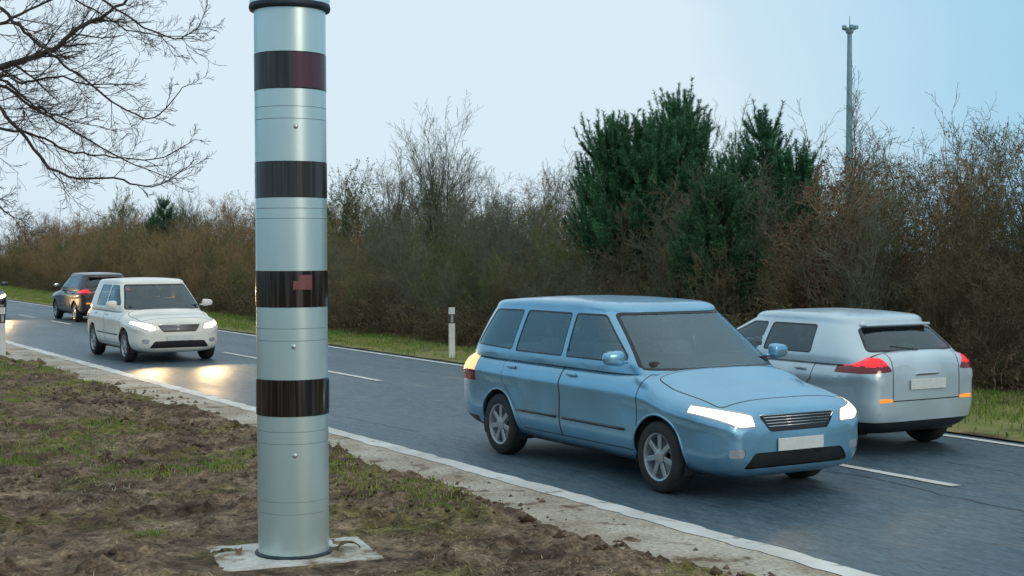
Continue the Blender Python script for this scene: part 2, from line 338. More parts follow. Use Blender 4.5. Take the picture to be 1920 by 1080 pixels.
# grass, straw, fallen leaves and clods: uncountable
def blades(name, pts, h0, h1, wd, m, seed, lean=0.6):
    rng = np.random.default_rng(seed); n = len(pts); a = rng.uniform(0, 2 * np.pi, n); h = rng.uniform(h0, h1, n); le = rng.uniform(0.1, lean, n) * h; b = rng.uniform(0, 2 * np.pi, n)
    u = np.stack([np.cos(a), np.sin(a), a * 0], -1) * wd; d = np.stack([np.cos(b) * le, np.sin(b) * le, h], -1)
    mid = pts + d * np.array([0.35, 0.35, 0.6]); v = np.concatenate([pts - u, pts + u, mid + u * 0.8, mid - u * 0.8, pts + d])
    i = np.arange(n); q = np.stack([i, i + n, i + 2 * n, i + 3 * n], -1); t = np.stack([i + 3 * n, i + 2 * n, i + 4 * n], -1)
    return link(name, mesh_np(name, v, q, t), m)
rng = np.random.default_rng(7)
def scatter(n, x0, x1, y0, y1, keep, zf):
    x = rng.uniform(x0, x1, n); y = rng.uniform(y0, y1, n); k = keep(x, y) > rng.uniform(0, 1, n); x, y = x[k], y[k]
    return np.stack([x, y, zf(x, y) - 0.004], -1)
PATCH = [(at(20, 850, 14.7), 0.75), (at(90, 820, 15.8), 0.5), (at(40, 745, 21), 0.7), (at(150, 720, 23), 0.5), (at(430, 875, 14.1), 0.42), (at(330, 880, 13.9), 0.35), (at(300, 735, 21), 0.35),
         (at(660, 905, 13.1), 0.35), (at(760, 920, 12.7), 0.4), (at(830, 945, 12.0), 0.25), (at(200, 880, 13.9), 0.2), (at(290, 1000, 10.7), 0.12), (at(110, 790, 17.6), 0.6), (at(20, 690, 26), 1.2), (at(520, 830, 15), 0.4), (at(640, 860, 14.2), 0.4)]
def patch(x, y):
    s = np.zeros_like(x)
    for c, r in PATCH: s = np.maximum(s, np.exp(-(((x - c.x) ** 2 + (y - c.y) ** 2) / r ** 2)))
    return np.clip(s * 1.15 * np.clip((fbm(x * 2.2, y * 2.2, 61, 3) - 0.36) * 5, 0.03, 1), 0, 1) * (verge_z(x, y) > 0.0)
p = scatter(240000, -1, 6.2, 6, 34, patch, verge_z)
tag(blades('grass', p, 0.015, 0.065, 0.0065, M['grass'], 3), 'short green grass growing in patches on the muddy near verge', 'grass', kind='stuff')
p = scatter(26000, 0, 6.3, 6, 26, lambda x, y: np.clip((fbm(x * 0.9, y * 0.9, 71, 3) - 0.42) * 5, 0, 0.9) * (verge_z(x, y) > 0.0) * (np.hypot(x - POLE.x, y - POLE.y) > 0.8), verge_z)
tag(blades('dry_grass', p, 0.006, 0.03, 0.004, M['straw'], 5, lean=3.5), 'flattened pale dry grass and straw on the near verge', 'dry grass', kind='stuff')
p = scatter(120000, 13.15, 17.4, 6, 100, lambda x, y: np.clip(0.25 + (fbm(x * 1.0, y * 0.5, 81, 3) - 0.35) * 2.5, 0, 1) * np.clip((x - 13.1) * 2.0, 0, 1) * (x < front_x(y) + 0.25) * np.clip(1.35 - y / 130, 0.2, 1), far_z)
tag(blades('grass', p, 0.03, 0.10, 0.010, M['grass'], 9), 'yellowish green grass strip between far edge line and thicket', 'grass', kind='stuff')
def litter(name, n, keep, m, s0, s1, seed, region):
    rg = np.random.default_rng(seed); p = scatter(n, *region, keep, lambda x, y: np.maximum(verge_z(x, y), 0.012) + 0.006); n = len(p)
    a = rg.uniform(0, 6.28, n); s = rg.uniform(s0, s1, n); t = rg.uniform(-0.5, 0.5, (n, 4))
    v = []
    for k, (cx, cy) in enumerate(((-1, -0.35), (0.1, -0.6), (1, 0.1), (0, 0.6))):
        v.append(p + np.stack([(cx * np.cos(a) - cy * np.sin(a)) * s, (cx * np.sin(a) + cy * np.cos(a)) * s, np.abs(t[:, k]) * s], -1))
    i = np.arange(n); return link(name, mesh_np(name, np.concatenate(v), np.stack([i, i + n, i + 2 * n, i + 3 * n], -1)), m)
band_ = lambda x, y: 0.12 + 0.88 * np.exp(-((x - 5.3 - (fbm(x, y, 91, 2) - 0.5)) / 0.6) ** 2)
tag(litter('leaf_litter', 5000, lambda x, y: (0.2 + 0.5 * np.exp(-((x - 5.6) / 0.8) ** 2)) * (x < 6.6) * (np.hypot(x - POLE.x, y - POLE.y) > 0.75), M['litter'], 0.008, 0.026, 4, (0.3, 6.6, 6, 28)), 'dead brown leaves scattered over mud and shoulder', 'leaf litter', kind='stuff')
def clods(n, seed):
    rg = np.random.default_rng(seed)
    p = scatter(n, 0.6, 6.55, 5, 24, lambda x, y: band_(x, y) * np.clip((fbm(x * 1.6, y * 1.6, 95, 3) - 0.36) * 5, 0.03, 1) * (np.hypot(x - POLE.x, y - POLE.y) > 0.85), lambda x, y: np.maximum(verge_z(x, y), 0.008)); n = len(p)
    s = rg.uniform(0.007, 0.034, n); s *= np.where(rg.uniform(0, 1, n) < 0.10, 1.9, 1.0)
    b = np.array([(1, 0, 0), (0, 1, 0), (-1, 0, 0), (0, -1, 0), (0, 0, 0.8), (0, 0, -0.6), (0.6, 0.6, 0.4), (-0.6, -0.6, 0.4)])
    fs = np.array([(0, 6, 4), (6, 1, 4), (1, 2, 4), (2, 7, 4), (7, 3, 4), (3, 0, 4), (1, 0, 5), (2, 1, 5), (3, 2, 5), (0, 3, 5), (0, 1, 6), (2, 3, 7)])
    v = b[None] * s[:, None, None] * rg.uniform(0.6, 1.4, (n, 8, 1)) + p[:, None, :]
    f = fs[None] + (np.arange(n) * 8)[:, None, None]
    return link('soil_clods', mesh_np('soil_clods', v.reshape(-1, 3), f.reshape(-1, 3)), M['clod'])
tag(clods(16000, 6), 'dark crumbly soil clods heaped along the verge edge', 'soil clods', kind='stuff')

# ------------------------------------------------------------------ speed camera tower
def zy(py, D=9.87): return CAM_H - (py - 471.5) / F * D - POLE.z
def tower():
    t = empty('speed_camera_tower', POLE)
    tag(t, 'tall silver speed camera column with four black window bands on the muddy verge', 'speed camera')
    rad = 0.2515
    cuts = [1046, 783, 713.5, 577, 508, 370, 301.5, 166, 96, 14]
    zs = [0.0] + [zy(c) for c in cuts[1:]]
    for i in range(9):
        z0, z1 = zs[i], zs[i + 1]
        bm = bmesh.new()
        if i % 2 == 0:
            prof = [(rad, z0)]
            # joint grooves near the ends of each silver section
            gro = {0: [zy(812), zy(835), zy(945), zy(968)], 2: [zy(617), zy(640)], 4: [zy(390), zy(409)], 6: [zy(199), zy(222)], 8: []}[i]
            for g in sorted(gro):
                prof += [(rad, g - 0.0022), (rad - 0.003, g - 0.0015), (rad - 0.003, g + 0.0015), (rad, g + 0.0022)]
            prof += [(rad, z1)]
            [lathe(bm, [a, b], 96, caps=False) for a, b in zip(prof, prof[1:])]
            o = obj('casing_section', bm, M['casing'], t, smooth=True)
            o.data.materials.append(M['groove'])
            for p_ in o.data.polygons:
                if max(math.hypot(o.data.vertices[k].co.x, o.data.vertices[k].co.y) for k in p_.vertices) < rad - 0.002: p_.material_index = 1
        else:
            r2 = rad + (0.006 if i == 1 else 0.003)
            pr_ = [(rad - 0.004, z0 + 0.001), (r2, z0 + 0.003), (r2, z1 - 0.003), (rad - 0.004, z1 - 0.001)]; [lathe(bm, [a, b], 96, caps=False) for a, b in zip(pr_, pr_[1:])]
            o = obj('window_band', bm, M['band'], t, smooth=False)
            o.data.polygons.foreach_set('use_smooth', np.ones(len(o.data.polygons), dtype=bool))
            def patch_(name, a0, a1, za, zb, m):
                b2 = bmesh.new(); n = 14; lo = []; hi = []
                for k in range(n + 1):
                    a = a0 + (a1 - a0) * k / n
                    lo.append(b2.verts.new(((r2 + 0.0025) * math.cos(a), (r2 + 0.0025) * math.sin(a), za))); hi.append(b2.verts.new(((r2 + 0.0025) * math.cos(a), (r2 + 0.0025) * math.sin(a), zb)))
                for k in range(n): b2.faces.new((lo[k], lo[k + 1], hi[k + 1], hi[k]))
                return obj(name, b2, m, o, smooth=True)
            face = math.atan2(-POLE.y, -POLE.x)      # towards the camera
            if i == 7: patch_('flash_window', face + R(3), face + R(66), z0 + 0.010, z1 - 0.012, M['red_window'])
            if i == 3:
                patch_('sensor_window', face + R(11), face + R(33), z0 + 0.125, z1 - 0.028, M['pink_window'])
                patch_('sensor_lens', face + R(2), face + R(11), z0 + 0.125, z1 - 0.070, M['pink_window'])
            if i == 1: patch_('edge_sensor', face + R(70), face + R(88), z0 + 0.03, z1 - 0.02, M['seal'])
    bm = bmesh.new(); zt = zs[9]
    lathe(bm, [(rad - 0.01, zt), (rad + 0.030, zt + 0.006), (rad + 0.036, zt + 0.03), (rad + 0.030, zt + 0.05), (rad + 0.03, zt + 0.12), (0.20, zt + 0.18), (0.05, zt + 0.21)], 64)
    o = obj('cap', bm, [M['seal'], M['casing']], t, smooth=True)
    for p_ in o.data.polygons:
        if p_.center.z > zt + 0.045: p_.material_index = 1
    bm = bmesh.new(); rings = lathe(bm, [(rad + 0.001, -0.012), (rad + 0.022, -0.010), (rad + 0.020, 0.014), (rad + 0.001, 0.022)], 72, caps=False)
    rr = random.Random(4)
    for r_ in rings[1:3]:
        for v_ in r_: v_.co.z += rr.uniform(-0.006, 0.006); v_.co.x *= rr.uniform(0.985, 1.02); v_.co.y *= rr.uniform(0.985, 1.02)
    obj('base_seal', bm, M['seal'], t)
    face = math.atan2(-POLE.y, -POLE.x)
    for py, da in ((237, 8), (650, 2), (856, 3)):
        bm = bmesh.new(); lathe(bm, [(0.017, 0), (0.017, 0.005), (0.013, 0.009), (0.004, 0.010)], 20)
        a = face + R(da); d = Vector((math.cos(a), math.sin(a), 0))
        bmesh.ops.transform(bm, matrix=Matrix.Translation(d * (rad - 0.001) + Vector((0, 0, zy(py)))) @ d.to_track_quat('Z', 'Y').to_matrix().to_4x4(), verts=bm.verts)
        obj('lock', bm, M['lock'], t, smooth=True)
tower()
bm = bmesh.new()
box(bm, (0, 0, 0), (1.12, 0.80, 0.16), bev=0.012)
bmesh.ops.subdivide_edges(bm, edges=[e for e in bm.edges if e.calc_length() > 0.3], cuts=12, use_grid_fill=True)
rr = random.Random(9)
for v_ in bm.verts:
    v_.co.x += rr.uniform(-.006, .006); v_.co.y += rr.uniform(-.006, .006)
    if v_.co.z > 0: v_.co.z += rr.uniform(-.004, .003)
o = obj('concrete_slab', bm, M['concrete'], loc=(POLE.x, POLE.y, POLE.z - 0.078)); o.rotation_euler = (0, 0, SLAB_ROT)
tag(o, 'pale concrete foundation slab under the speed camera column', 'concrete slab')
def dead_leaf(px, py, D, s, label, seed):
    rr = random.Random(seed); bm = bmesh.new(); n = 7; prev = None
    for k in range(n + 1):
        a = k / n * math.pi * 1.15; wd = math.sin(math.pi * (k + 0.4) / (n + 0.8)) * s * 0.45
        c = Vector((-math.cos(a) * s, 0, math.sin(a) * s * 0.55 + 0.004)); row = [bm.verts.new(c + Vector((rr.uniform(-.1, .1) * s, -wd, rr.uniform(0, .15) * s))), bm.verts.new(c + Vector((0, 0, -0.08 * s))), bm.verts.new(c + Vector((rr.uniform(-.1, .1) * s, wd, rr.uniform(0, .15) * s)))]
        if prev: bm.faces.new((prev[0], prev[1], row[1], row[0])); bm.faces.new((prev[1], prev[2], row[2], row[1]))
        prev = row
    bmesh.ops.translate(bm, vec=(0, 0, 0.0 * s), verts=bm.verts)
    p = at(px, py, D); o = obj('curled_leaf', bm, M['litter'], loc=(p.x, p.y, POLE.z + 0.004), smooth=True); o.rotation_euler = (0, 0, rr.uniform(0, 6))
    tag(o, label, 'leaf', 'curled dead leaves on the concrete slab')
dead_leaf(443, 1040, 10.06, 0.06, 'upright curled brown leaf on the slab left of the column', 1)
dead_leaf(650, 1032, 10.2, 0.085, 'large curled brown leaf on the slab right of the column', 2)
dead_leaf(706, 1038, 10.1, 0.035, 'small dark leaf near the right corner of the slab', 3)
dead_leaf(415, 1036, 10.13, 0.03, 'small dark leaf near the left corner of the slab', 5)

# ------------------------------------------------------------------ roadside marker posts and far mast
def delineator(loc, rz, label, refl):
    t = empty('marker_post', loc, rz); tag(t, label, 'marker post', 'white roadside marker posts')
    def prism(z0, z1, mat_, name, s=1.0):
        bm = bmesh.new(); n = 5; pl = [(-0.06, -0.035), (0.06, -0.035), (0.065, 0.0), (0.0, 0.06), (-0.065, 0.0)]
        lo = [bm.verts.new((x * s, y * s, z0)) for x, y in pl]; slope = 0.08 if z1 > 0.99 else 0
        hi = [bm.verts.new((x * s, y * s, z1 - slope * (y + 0.035) / 0.1)) for x, y in pl]
        for k in range(n): bm.faces.new((lo[k], lo[(k + 1) % n], hi[(k + 1) % n], hi[k]))
        bm.faces.new(hi); bm.faces.new(list(reversed(lo))); return obj(name, bm, mat_, t)
    prism(-0.2, 0.70, M['white_plastic'], 'post_shaft'); prism(0.70, 0.89, M['black_plastic'], 'black_band', 1.02); prism(0.89, 1.03, M['white_plastic'], 'post_top')
    bm = bmesh.new(); box(bm, (0, -0.038, 0.795), (0.05, 0.012, 0.15), bev=0.003); obj('reflector', bm, M['lamp_clear'], t)
    return t
p, D = on_x(2, 5.75); delineator((p.x, p.y, 0.02), 0, 'white marker post with black band on the near verge at the left edge', 0)
p, D = on_x(846, 13.55); delineator((p.x, p.y, 0.02), math.radians(-20), 'white marker post on far grass strip behind the blue car', 1)

def mast():
    D = 150; b = at(1592, 470, D); b.z = -0.3; H = CAM_H + (470 - 52) / F * D
    t = empty('floodlight_mast', b); tag(t, 'tall slender grey green mast with lamp head behind the thicket', 'mast')
    bm = bmesh.new(); lathe(bm, [(0.46, 0), (0.43, 4), (0.36, H * 0.5), (0.24, H * 0.97), (0.2, H)], 16)
    obj('shaft', bm, M['mast'], t, smooth=True)
    bm = bmesh.new(); lathe(bm, [(0.2, H - 0.7), (0.42, H - 0.35), (0.42, H - 0.1), (0.3, H + 0.1)], 16); obj('platform', bm, M['mast'], t)
    for k in range(5):
        a = k * 2 * math.pi / 5 + 0.5; bm = bmesh.new(); box(bm, (math.cos(a) * 0.66, math.sin(a) * 0.66, H + 0.1), (0.42, 0.34, 0.40), Matrix.Rotation(0, 3, 'Z'), 0.06)
        box(bm, (math.cos(a) * 0.45, math.sin(a) * 0.45, H - 0.12), (0.3, 0.14, 0.14), Matrix.Rotation(a, 3, 'Z'))
        obj('floodlight', bm, M['mast'], t)
    bm = bmesh.new(); tube_path(bm, [(0, 0, H), (0, 0, H + 1.3)], [0.06, 0.03]); obj('rod', bm, M['mast'], t)
mast()

# ------------------------------------------------------------------ plants
def seg_mesh(segs, sides=3):
    """list of (p0,p1,r0,r1) -> verts, quads"""
    A = np.array([s[0][:] for s in segs]); B = np.array([s[1][:] for s in segs]); r0 = np.array([s[2] for s in segs])[:, None]; r1 = np.array([s[3] for s in segs])[:, None]
    d = B - A; d /= np.linalg.norm(d, axis=1, keepdims=True) + 1e-9
    ref = np.where(np.abs(d[:, 2:3]) > 0.9, np.array([[1.0, 0, 0]]), np.array([[0, 0, 1.0]])); u = np.cross(d, ref); u /= np.linalg.norm(u, axis=1, keepdims=True); v = np.cross(d, u)
    n = len(segs); V = []
    for P, r in ((A, r0), (B, r1)):
        for k in range(sides):
            a = 2 * math.pi * k / sides; V.append(P + (u * math.cos(a) + v * math.sin(a)) * r)
    V = np.concatenate(V); i = np.arange(n); Q = []
    for k in range(sides): k2 = (k + 1) % sides; Q.append(np.stack([i + k * n, i + k2 * n, i + (sides + k2) * n, i + (sides + k) * n], -1))
    return V, np.concatenate(Q)

UP = Vector((0, 0, 1))
def rvec(rg): return Vector((rg.gauss(0, 1), rg.gauss(0, 1), rg.gauss(0, 1)))
def grow(out, p, d, Ln, r, lv, cfg, rg):
    n = cfg['seg'][lv]; st = Ln / n; pts = []; d = d.normalized()
    for i in range(n):
        d = (d + rvec(rg) * cfg['wander'][lv] + UP * cfg['up'][lv]).normalized()
        q = p + d * st; ra = r * (1 - 0.75 * i / n); rb = r * (1 - 0.75 * (i + 1) / n)
        out[lv].append((p.copy(), q.copy(), max(ra, cfg['rmin']), max(rb, cfg['rmin'] * 0.7))); pts.append((p.copy(), d.copy(), ra)); p = q
    if lv + 1 < len(cfg['seg']):
        kk = cfg['kids'][lv]; k = int(kk * rg.uniform(0.75, 1.25) + 0.5)
        for j in range(k):
            t = cfg['t0'][lv] + (1 - cfg['t0'][lv]) * (j + rg.random()) / k
            i = min(int(t * n), n - 1); pp, dd, ra = pts[i]; pp = pp + dd * st * (t * n - i)
            perp = dd.cross(rvec(rg)).normalized(); an = R(rg.uniform(*cfg['ang'][lv]))
            grow(out, pp, dd * math.cos(an) + perp * math.sin(an), Ln * cfg['len'][lv] * rg.uniform(0.6, 1.25) * (1.15 - 0.45 * t), ra * 0.62, lv + 1, cfg, rg)

def leaves(pts, n, s0, s1, seed):
    rg = np.random.default_rng(seed); P = np.array([p[:] for p in pts]); c = P[rg.integers(0, len(P), n)] + rg.normal(0, 0.03, (n, 3)); s = rg.uniform(s0, s1, (n, 1))
    a = rg.normal(0, 1, (n, 3)); a /= np.linalg.norm(a, axis=1, keepdims=True); b = np.cross(a, rg.normal(0, 1, (n, 3))); b /= np.linalg.norm(b, axis=1, keepdims=True)
    V = np.concatenate([c - a * s, c - b * s * 0.5, c + a * s, c + b * s * 0.5]); i = np.arange(n); return V, np.stack([i, i + n, i + 2 * n, i + 3 * n], -1)

def plant(name, seed, H, spread, stems, cfg, bark, crown_mat, leaf=None, nleaf=0, ls=(0.02, 0.04), base_r=0.02, trunk_lv=1, stem_spread=0.25):
    """Empty > trunk, crown (and leaves in the crown's own mesh part 'foliage')"""
    rg = random.Random(seed); out = [[] for _ in cfg['seg']]
    for s in range(stems):
        a = rg.uniform(0, 6.283); off = Vector((math.cos(a), math.sin(a), 0)) * rg.uniform(0, stem_spread)
        d = Vector((off.x, off.y, 0)) * (spread / max(stem_spread, .01)) * 0.6 + Vector((rg.uniform(-.15, .15), rg.uniform(-.15, .15), 1))
        out[0].append((Vector((0, 0, -0.06)), off + Vector((0, 0, -0.03)), base_r, base_r))
        grow(out, off + Vector((0, 0, -0.05)), d, H * (rg.uniform(0.65, 1.0) if stems > 1 else 1.0), base_r * rg.uniform(0.7, 1.1), 0, cfg, rg)
    root = empty(name)
    tr = [s for lv in out[:trunk_lv] for s in lv]; V, Q = seg_mesh(tr, 5); link('trunk', mesh_np('trunk', V, Q), bark, root)
    tw = [s for lv in out[trunk_lv:] for s in lv]; V, Q = seg_mesh(tw, 3); link('crown', mesh_np('crown', V, Q), crown_mat, root)
    if leaf:
        pts = [s[1] for s in out[-1]] + [s[0] for s in out[-1]]; V, Q = leaves(pts, nleaf, *ls, seed); link('foliage', mesh_np('foliage', V, Q), leaf, root)
    return root

SHR = dict(seg=[7, 5, 3, 2], wander=[0.09, 0.16, 0.22, 0.25], up=[0.05, 0.10, 0.10, 0.05], kids=[8, 6, 5], t0=[0.08, 0.15, 0.1], ang=[(25, 60), (25, 60), (25, 70)], len=[0.42, 0.5, 0.55], rmin=0.0042)
protos = {}
def proto(kind, i, **k): protos.setdefault(kind, []).append(plant('shrub', 100 + 17 * i + hash_[kind], **k))
hash_ = {'grey': 0, 'olive': 300, 'dark': 600, 'brown': 900}
for i in range(3):
    proto('grey', i, H=3.5, spread=0.42, stems=9, cfg=SHR, bark=M['twig_dark'], crown_mat=M['twig_grey'])
    proto('olive', i, H=3.3, spread=0.45, stems=8, cfg=SHR, bark=M['twig_dark'], crown_mat=M['twig_olive'], leaf=M['leaf_olive'], nleaf=2600, ls=(0.012, 0.03))
for i in range(2):
    proto('dark', i, H=3.4, spread=0.42, stems=9, cfg=SHR, bark=M['twig_dark'], crown_mat=M['twig_dark'], leaf=M['leaf_olive'], nleaf=1500, ls=(0.012, 0.03))
    proto('brown', i, H=3.3, spread=0.45, stems=8, cfg=SHR, bark=M['twig_dark'], crown_mat=M['twig_brown'], leaf=M['twig_brown'], nleaf=1200, ls=(0.012, 0.03))
BRM = dict(seg=[6, 4, 2], wander=[0.22, 0.25, 0.3], up=[-0.02, 0.0, 0.0], kids=[7, 5], t0=[0.1, 0.1], ang=[(25, 70), (30, 70)], len=[0.5, 0.5], rmin=0.0045); hash_['low'] = 1300
for i in range(3): proto('low', i, H=1.25, spread=0.9, stems=16, cfg=BRM, bark=M['twig_dark'], crown_mat=M['twig_dark'], leaf=M['leaf_olive'] if i else M['leaf_russet'], nleaf=900, ls=(0.015, 0.035), base_r=0.009, stem_spread=0.4)
LBL = {'low': 'low tangled bramble at the foot of the thicket on the far grass strip', 'grey': 'bare grey brown twiggy shrub in the thicket beyond the far grass strip', 'olive': 'olive green mossy twiggy shrub in the thicket beyond the far grass strip',
       'dark': 'dark brown tangled shrub in the thicket beyond the far grass strip', 'brown': 'brown leafless shrub with warm headlight glow in its colour in the thicket beyond the far grass strip'}
used = set(); rs = random.Random(12)
def place(kind, x, y, s=1.0, sz=1.0):
    pr = rs.choice(protos[kind]); o = pr if pr.name not in used else copy_tree(pr); used.add(pr.name)
    z = float(far_z(np.array([x]), np.array([y]))[0]); o.location = (x, y, z - 0.03); o.rotation_euler = (0, 0, rs.uniform(0, 6.28)); o.scale = (s, s, s * sz)
    tag(o, LBL[kind], 'shrub', kind + ' shrubs of the thicket across the road'); return o
def kind_at(y):
    t = rs.random()
    if y > 46: return 'brown' if t < 0.75 else ('dark' if t < 0.88 else 'olive')
    if y > 36: return 'grey' if t < 0.42 else ('olive' if t < 0.82 else 'brown')
    if y > 24: return 'olive' if t < 0.45 else ('grey' if t < 0.85 else 'dark')
    return 'dark' if t < 0.5 else ('olive' if t < 0.75 else 'grey')
for X, y0, y1, st, sc in ((0.7, 11, 104, 1.3, 0.52), (1.7, 11, 106, 1.5, 0.72), (3.2, 12, 110, 1.8, 0.82), (5.4, 12, 114, 2.2, 0.90), (8.2, 14, 120, 2.6, 1.0), (11.5, 15, 120, 3.2, 1.0)):
    y = y0
    while y < y1:
        f = 1.0 + max(0, y - 40) / 90
        place(kind_at(y), X + front_x(y) + rs.uniform(-.4, .4), y, sc * rs.uniform(0.85, 1.12) * (1 + (f - 1) * 0.3) * float(np.interp(y, [8, 16, 22, 30], [1.32, 1.28, 1.12, 1.0])), rs.uniform(0.9, 1.08)); y += st * f * rs.uniform(0.8, 1.2)

y = 12.0
while y < 100:
    place('low', front_x(y) + rs.uniform(-.1, .5), y, rs.uniform(.75, 1.2), rs.uniform(.7, 1.1)); y += rs.uniform(.7, 1.3) * (1 + max(0, y - 35) / 45)
# special bushes and trees that stand out of the thicket
def zfar(x, y): return float(far_z(np.array([x]), np.array([y]))[0])
def special(px, X, topy, fn, name, label, cat, group=None, seed=0):
    p, D = on_x(px, X); z = zfar(p.x, p.y); H = CAM_H + (475 - topy) / F * D - z
    o = fn(name, seed, H); o.name = name; o.location = (p.x, p.y, z); tag(o, label, cat, group); return o
RUS = dict(SHR, kids=[9, 6, 4])
def russet(nm, s, H): return plant(nm, s, H, 0.5, 8, RUS, M['twig_dark'], M['twig_brown'], M['leaf_russet'], 6500, (0.02, 0.042))
special(1525, 17.0, 352, russet, 'beech_bush', 'russet beech bush still holding dry leaves right of the low young pine', 'bush', 'russet beech bushes in the thicket', 1)
special(1780, 19.0, 295, lambda n, s_, H: plant(n, s_, H, 0.5, 8, RUS, M['twig_dark'], M['twig_brown'], M['leaf_russet'], 2200, (0.015, 0.035)), 'beech_bush', 'smaller reddish brown beech bush near the right edge of the thicket', 'bush', 'russet beech bushes in the thicket', 2)
TREE = dict(seg=[8, 7, 4, 3], wander=[0.05, 0.08, 0.12, 0.15], up=[0.05, 0.08, 0.06, 0.04], kids=[12, 8, 6], t0=[0.2, 0.15, 0.12], ang=[(15, 38), (18, 42), (22, 50)], len=[0.55, 0.40, 0.42], rmin=0.0045)
def bare(st=3, sp=0.5, **k):
    def fn(nm, s, H): return plant(nm, s, H * 0.76, sp, st, dict(TREE, **k), M['bark'], M['twig_grey'], base_r=0.045, trunk_lv=1, stem_spread=0.06)
    return fn
special(828, 22, 205, bare(9, 0.62), 'bare_tree', 'bare fan shaped tree rising above the thicket right of the column', 'tree', seed=11)
special(730, 21.5, 275, bare(6, 0.6), 'bare_tree', 'lower bare tree left of the fan shaped tree', 'tree', seed=12)
def leafy(nm, s, H): return plant(nm, s, H * 0.8, 0.35, 4, TREE, M['bark'], M['twig_olive'], M['leaf_olive'], 3500, (0.02, 0.05), base_r=0.045, stem_spread=0.06)
special(645, 21, 272, leafy, 'ivy_tree', 'sparse olive leaved tree directly right of the silver column', 'tree', seed=13)
special(985, 22, 330, bare(4, 0.5), 'bare_tree', 'short bare tree left of the big pine', 'tree', seed=14)
special(1565, 21, 200, bare(1, 0.1), 'bare_tree', 'thin bare sapling just left of the mast', 'tree', seed=15)
special(1510, 21.5, 190, bare(1, 0.05, kids=[5, 3, 2]), 'bare_tree', 'thin whip like sapling between small pine and mast', 'tree', seed=16)
special(1380, 24, 190, bare(2, 0.2), 'bare_tree', 'bare tree showing between the two taller pines', 'tree', seed=26)
special(1760, 20.5, 215, bare(2, 0.3, kids=[6, 4, 3]), 'bare_tree', 'open bare sapling above the reddish bush on the right', 'tree', seed=17)
special(1850, 20, 190, bare(2, 0.35, kids=[7, 4, 3]), 'bare_tree', 'bare tree with arching twigs near the right edge', 'tree', seed=18)
special(1925, 19.5, 95, bare(2, 0.35, kids=[8, 5, 4]), 'bare_tree', 'tallest bare tree at the right edge of the photo', 'tree', seed=19)
special(108, 23, 330, bare(1, 0.05, kids=[8, 3, 3], len=[0.22, 0.4, 0.45], ang=[(60, 90), (30, 60), (30, 60)]), 'bare_larch', 'slim bare larch, middle of three at far left', 'tree', 'slim bare larches far left', 20)
special(140, 23.5, 335, bare(1, 0.02, kids=[9, 3, 3], len=[0.2, 0.4, 0.45], ang=[(60, 90), (30, 60), (30, 60)]), 'bare_larch', 'slim bare larch, rightmost of three at far left', 'tree', 'slim bare larches far left', 21)
special(52, 24, 350, bare(1, 0.05, kids=[8, 3, 3], len=[0.2, 0.4, 0.45], ang=[(60, 90), (30, 60), (30, 60)]), 'bare_larch', 'slim bare larch, leftmost of three at far left', 'tree', 'slim bare larches far left', 22)
special(215, 23, 352, leafy, 'ivy_tree', 'rounded olive tree between larches and small conifer', 'tree', seed=23)
special(375, 23, 362, bare(5, 0.6), 'bare_tree', 'small bare fan shaped tree right of the far conifer', 'tree', seed=24)
special(30, 20.5, 400, russet, 'beech_bush', 'brown leaved bush at the far left end of the thicket', 'bush', 'russet beech bushes in the thicket', 25)

def needles(segs, per, ln, wd, seed):
    rg = np.random.default_rng(seed); A = np.array([s[0][:] for s in segs]); B = np.array([s[1][:] for s in segs]); k = np.repeat(np.arange(len(segs)), per); n = len(k); t = rg.uniform(0, 1.05, (n, 1))
    p = A[k] + (B[k] - A[k]) * t; d = B[k] - A[k]; d /= np.linalg.norm(d, axis=1, keepdims=True); q = np.cross(d, rg.normal(0, 1, (n, 3))); q /= np.linalg.norm(q, axis=1, keepdims=True)
    dr = d * rg.uniform(0.35, 0.9, (n, 1)) + q * rg.uniform(0.6, 1.0, (n, 1)); dr /= np.linalg.norm(dr, axis=1, keepdims=True); s = np.cross(dr, rg.normal(0, 1, (n, 3))); s /= np.linalg.norm(s, axis=1, keepdims=True)
    l = ln * rg.uniform(0.7, 1.1, (n, 1)); V = np.concatenate([p - s * wd, p + s * wd, p + dr * l]); i = np.arange(n); return V, np.stack([i, i + n, i + 2 * n], -1)
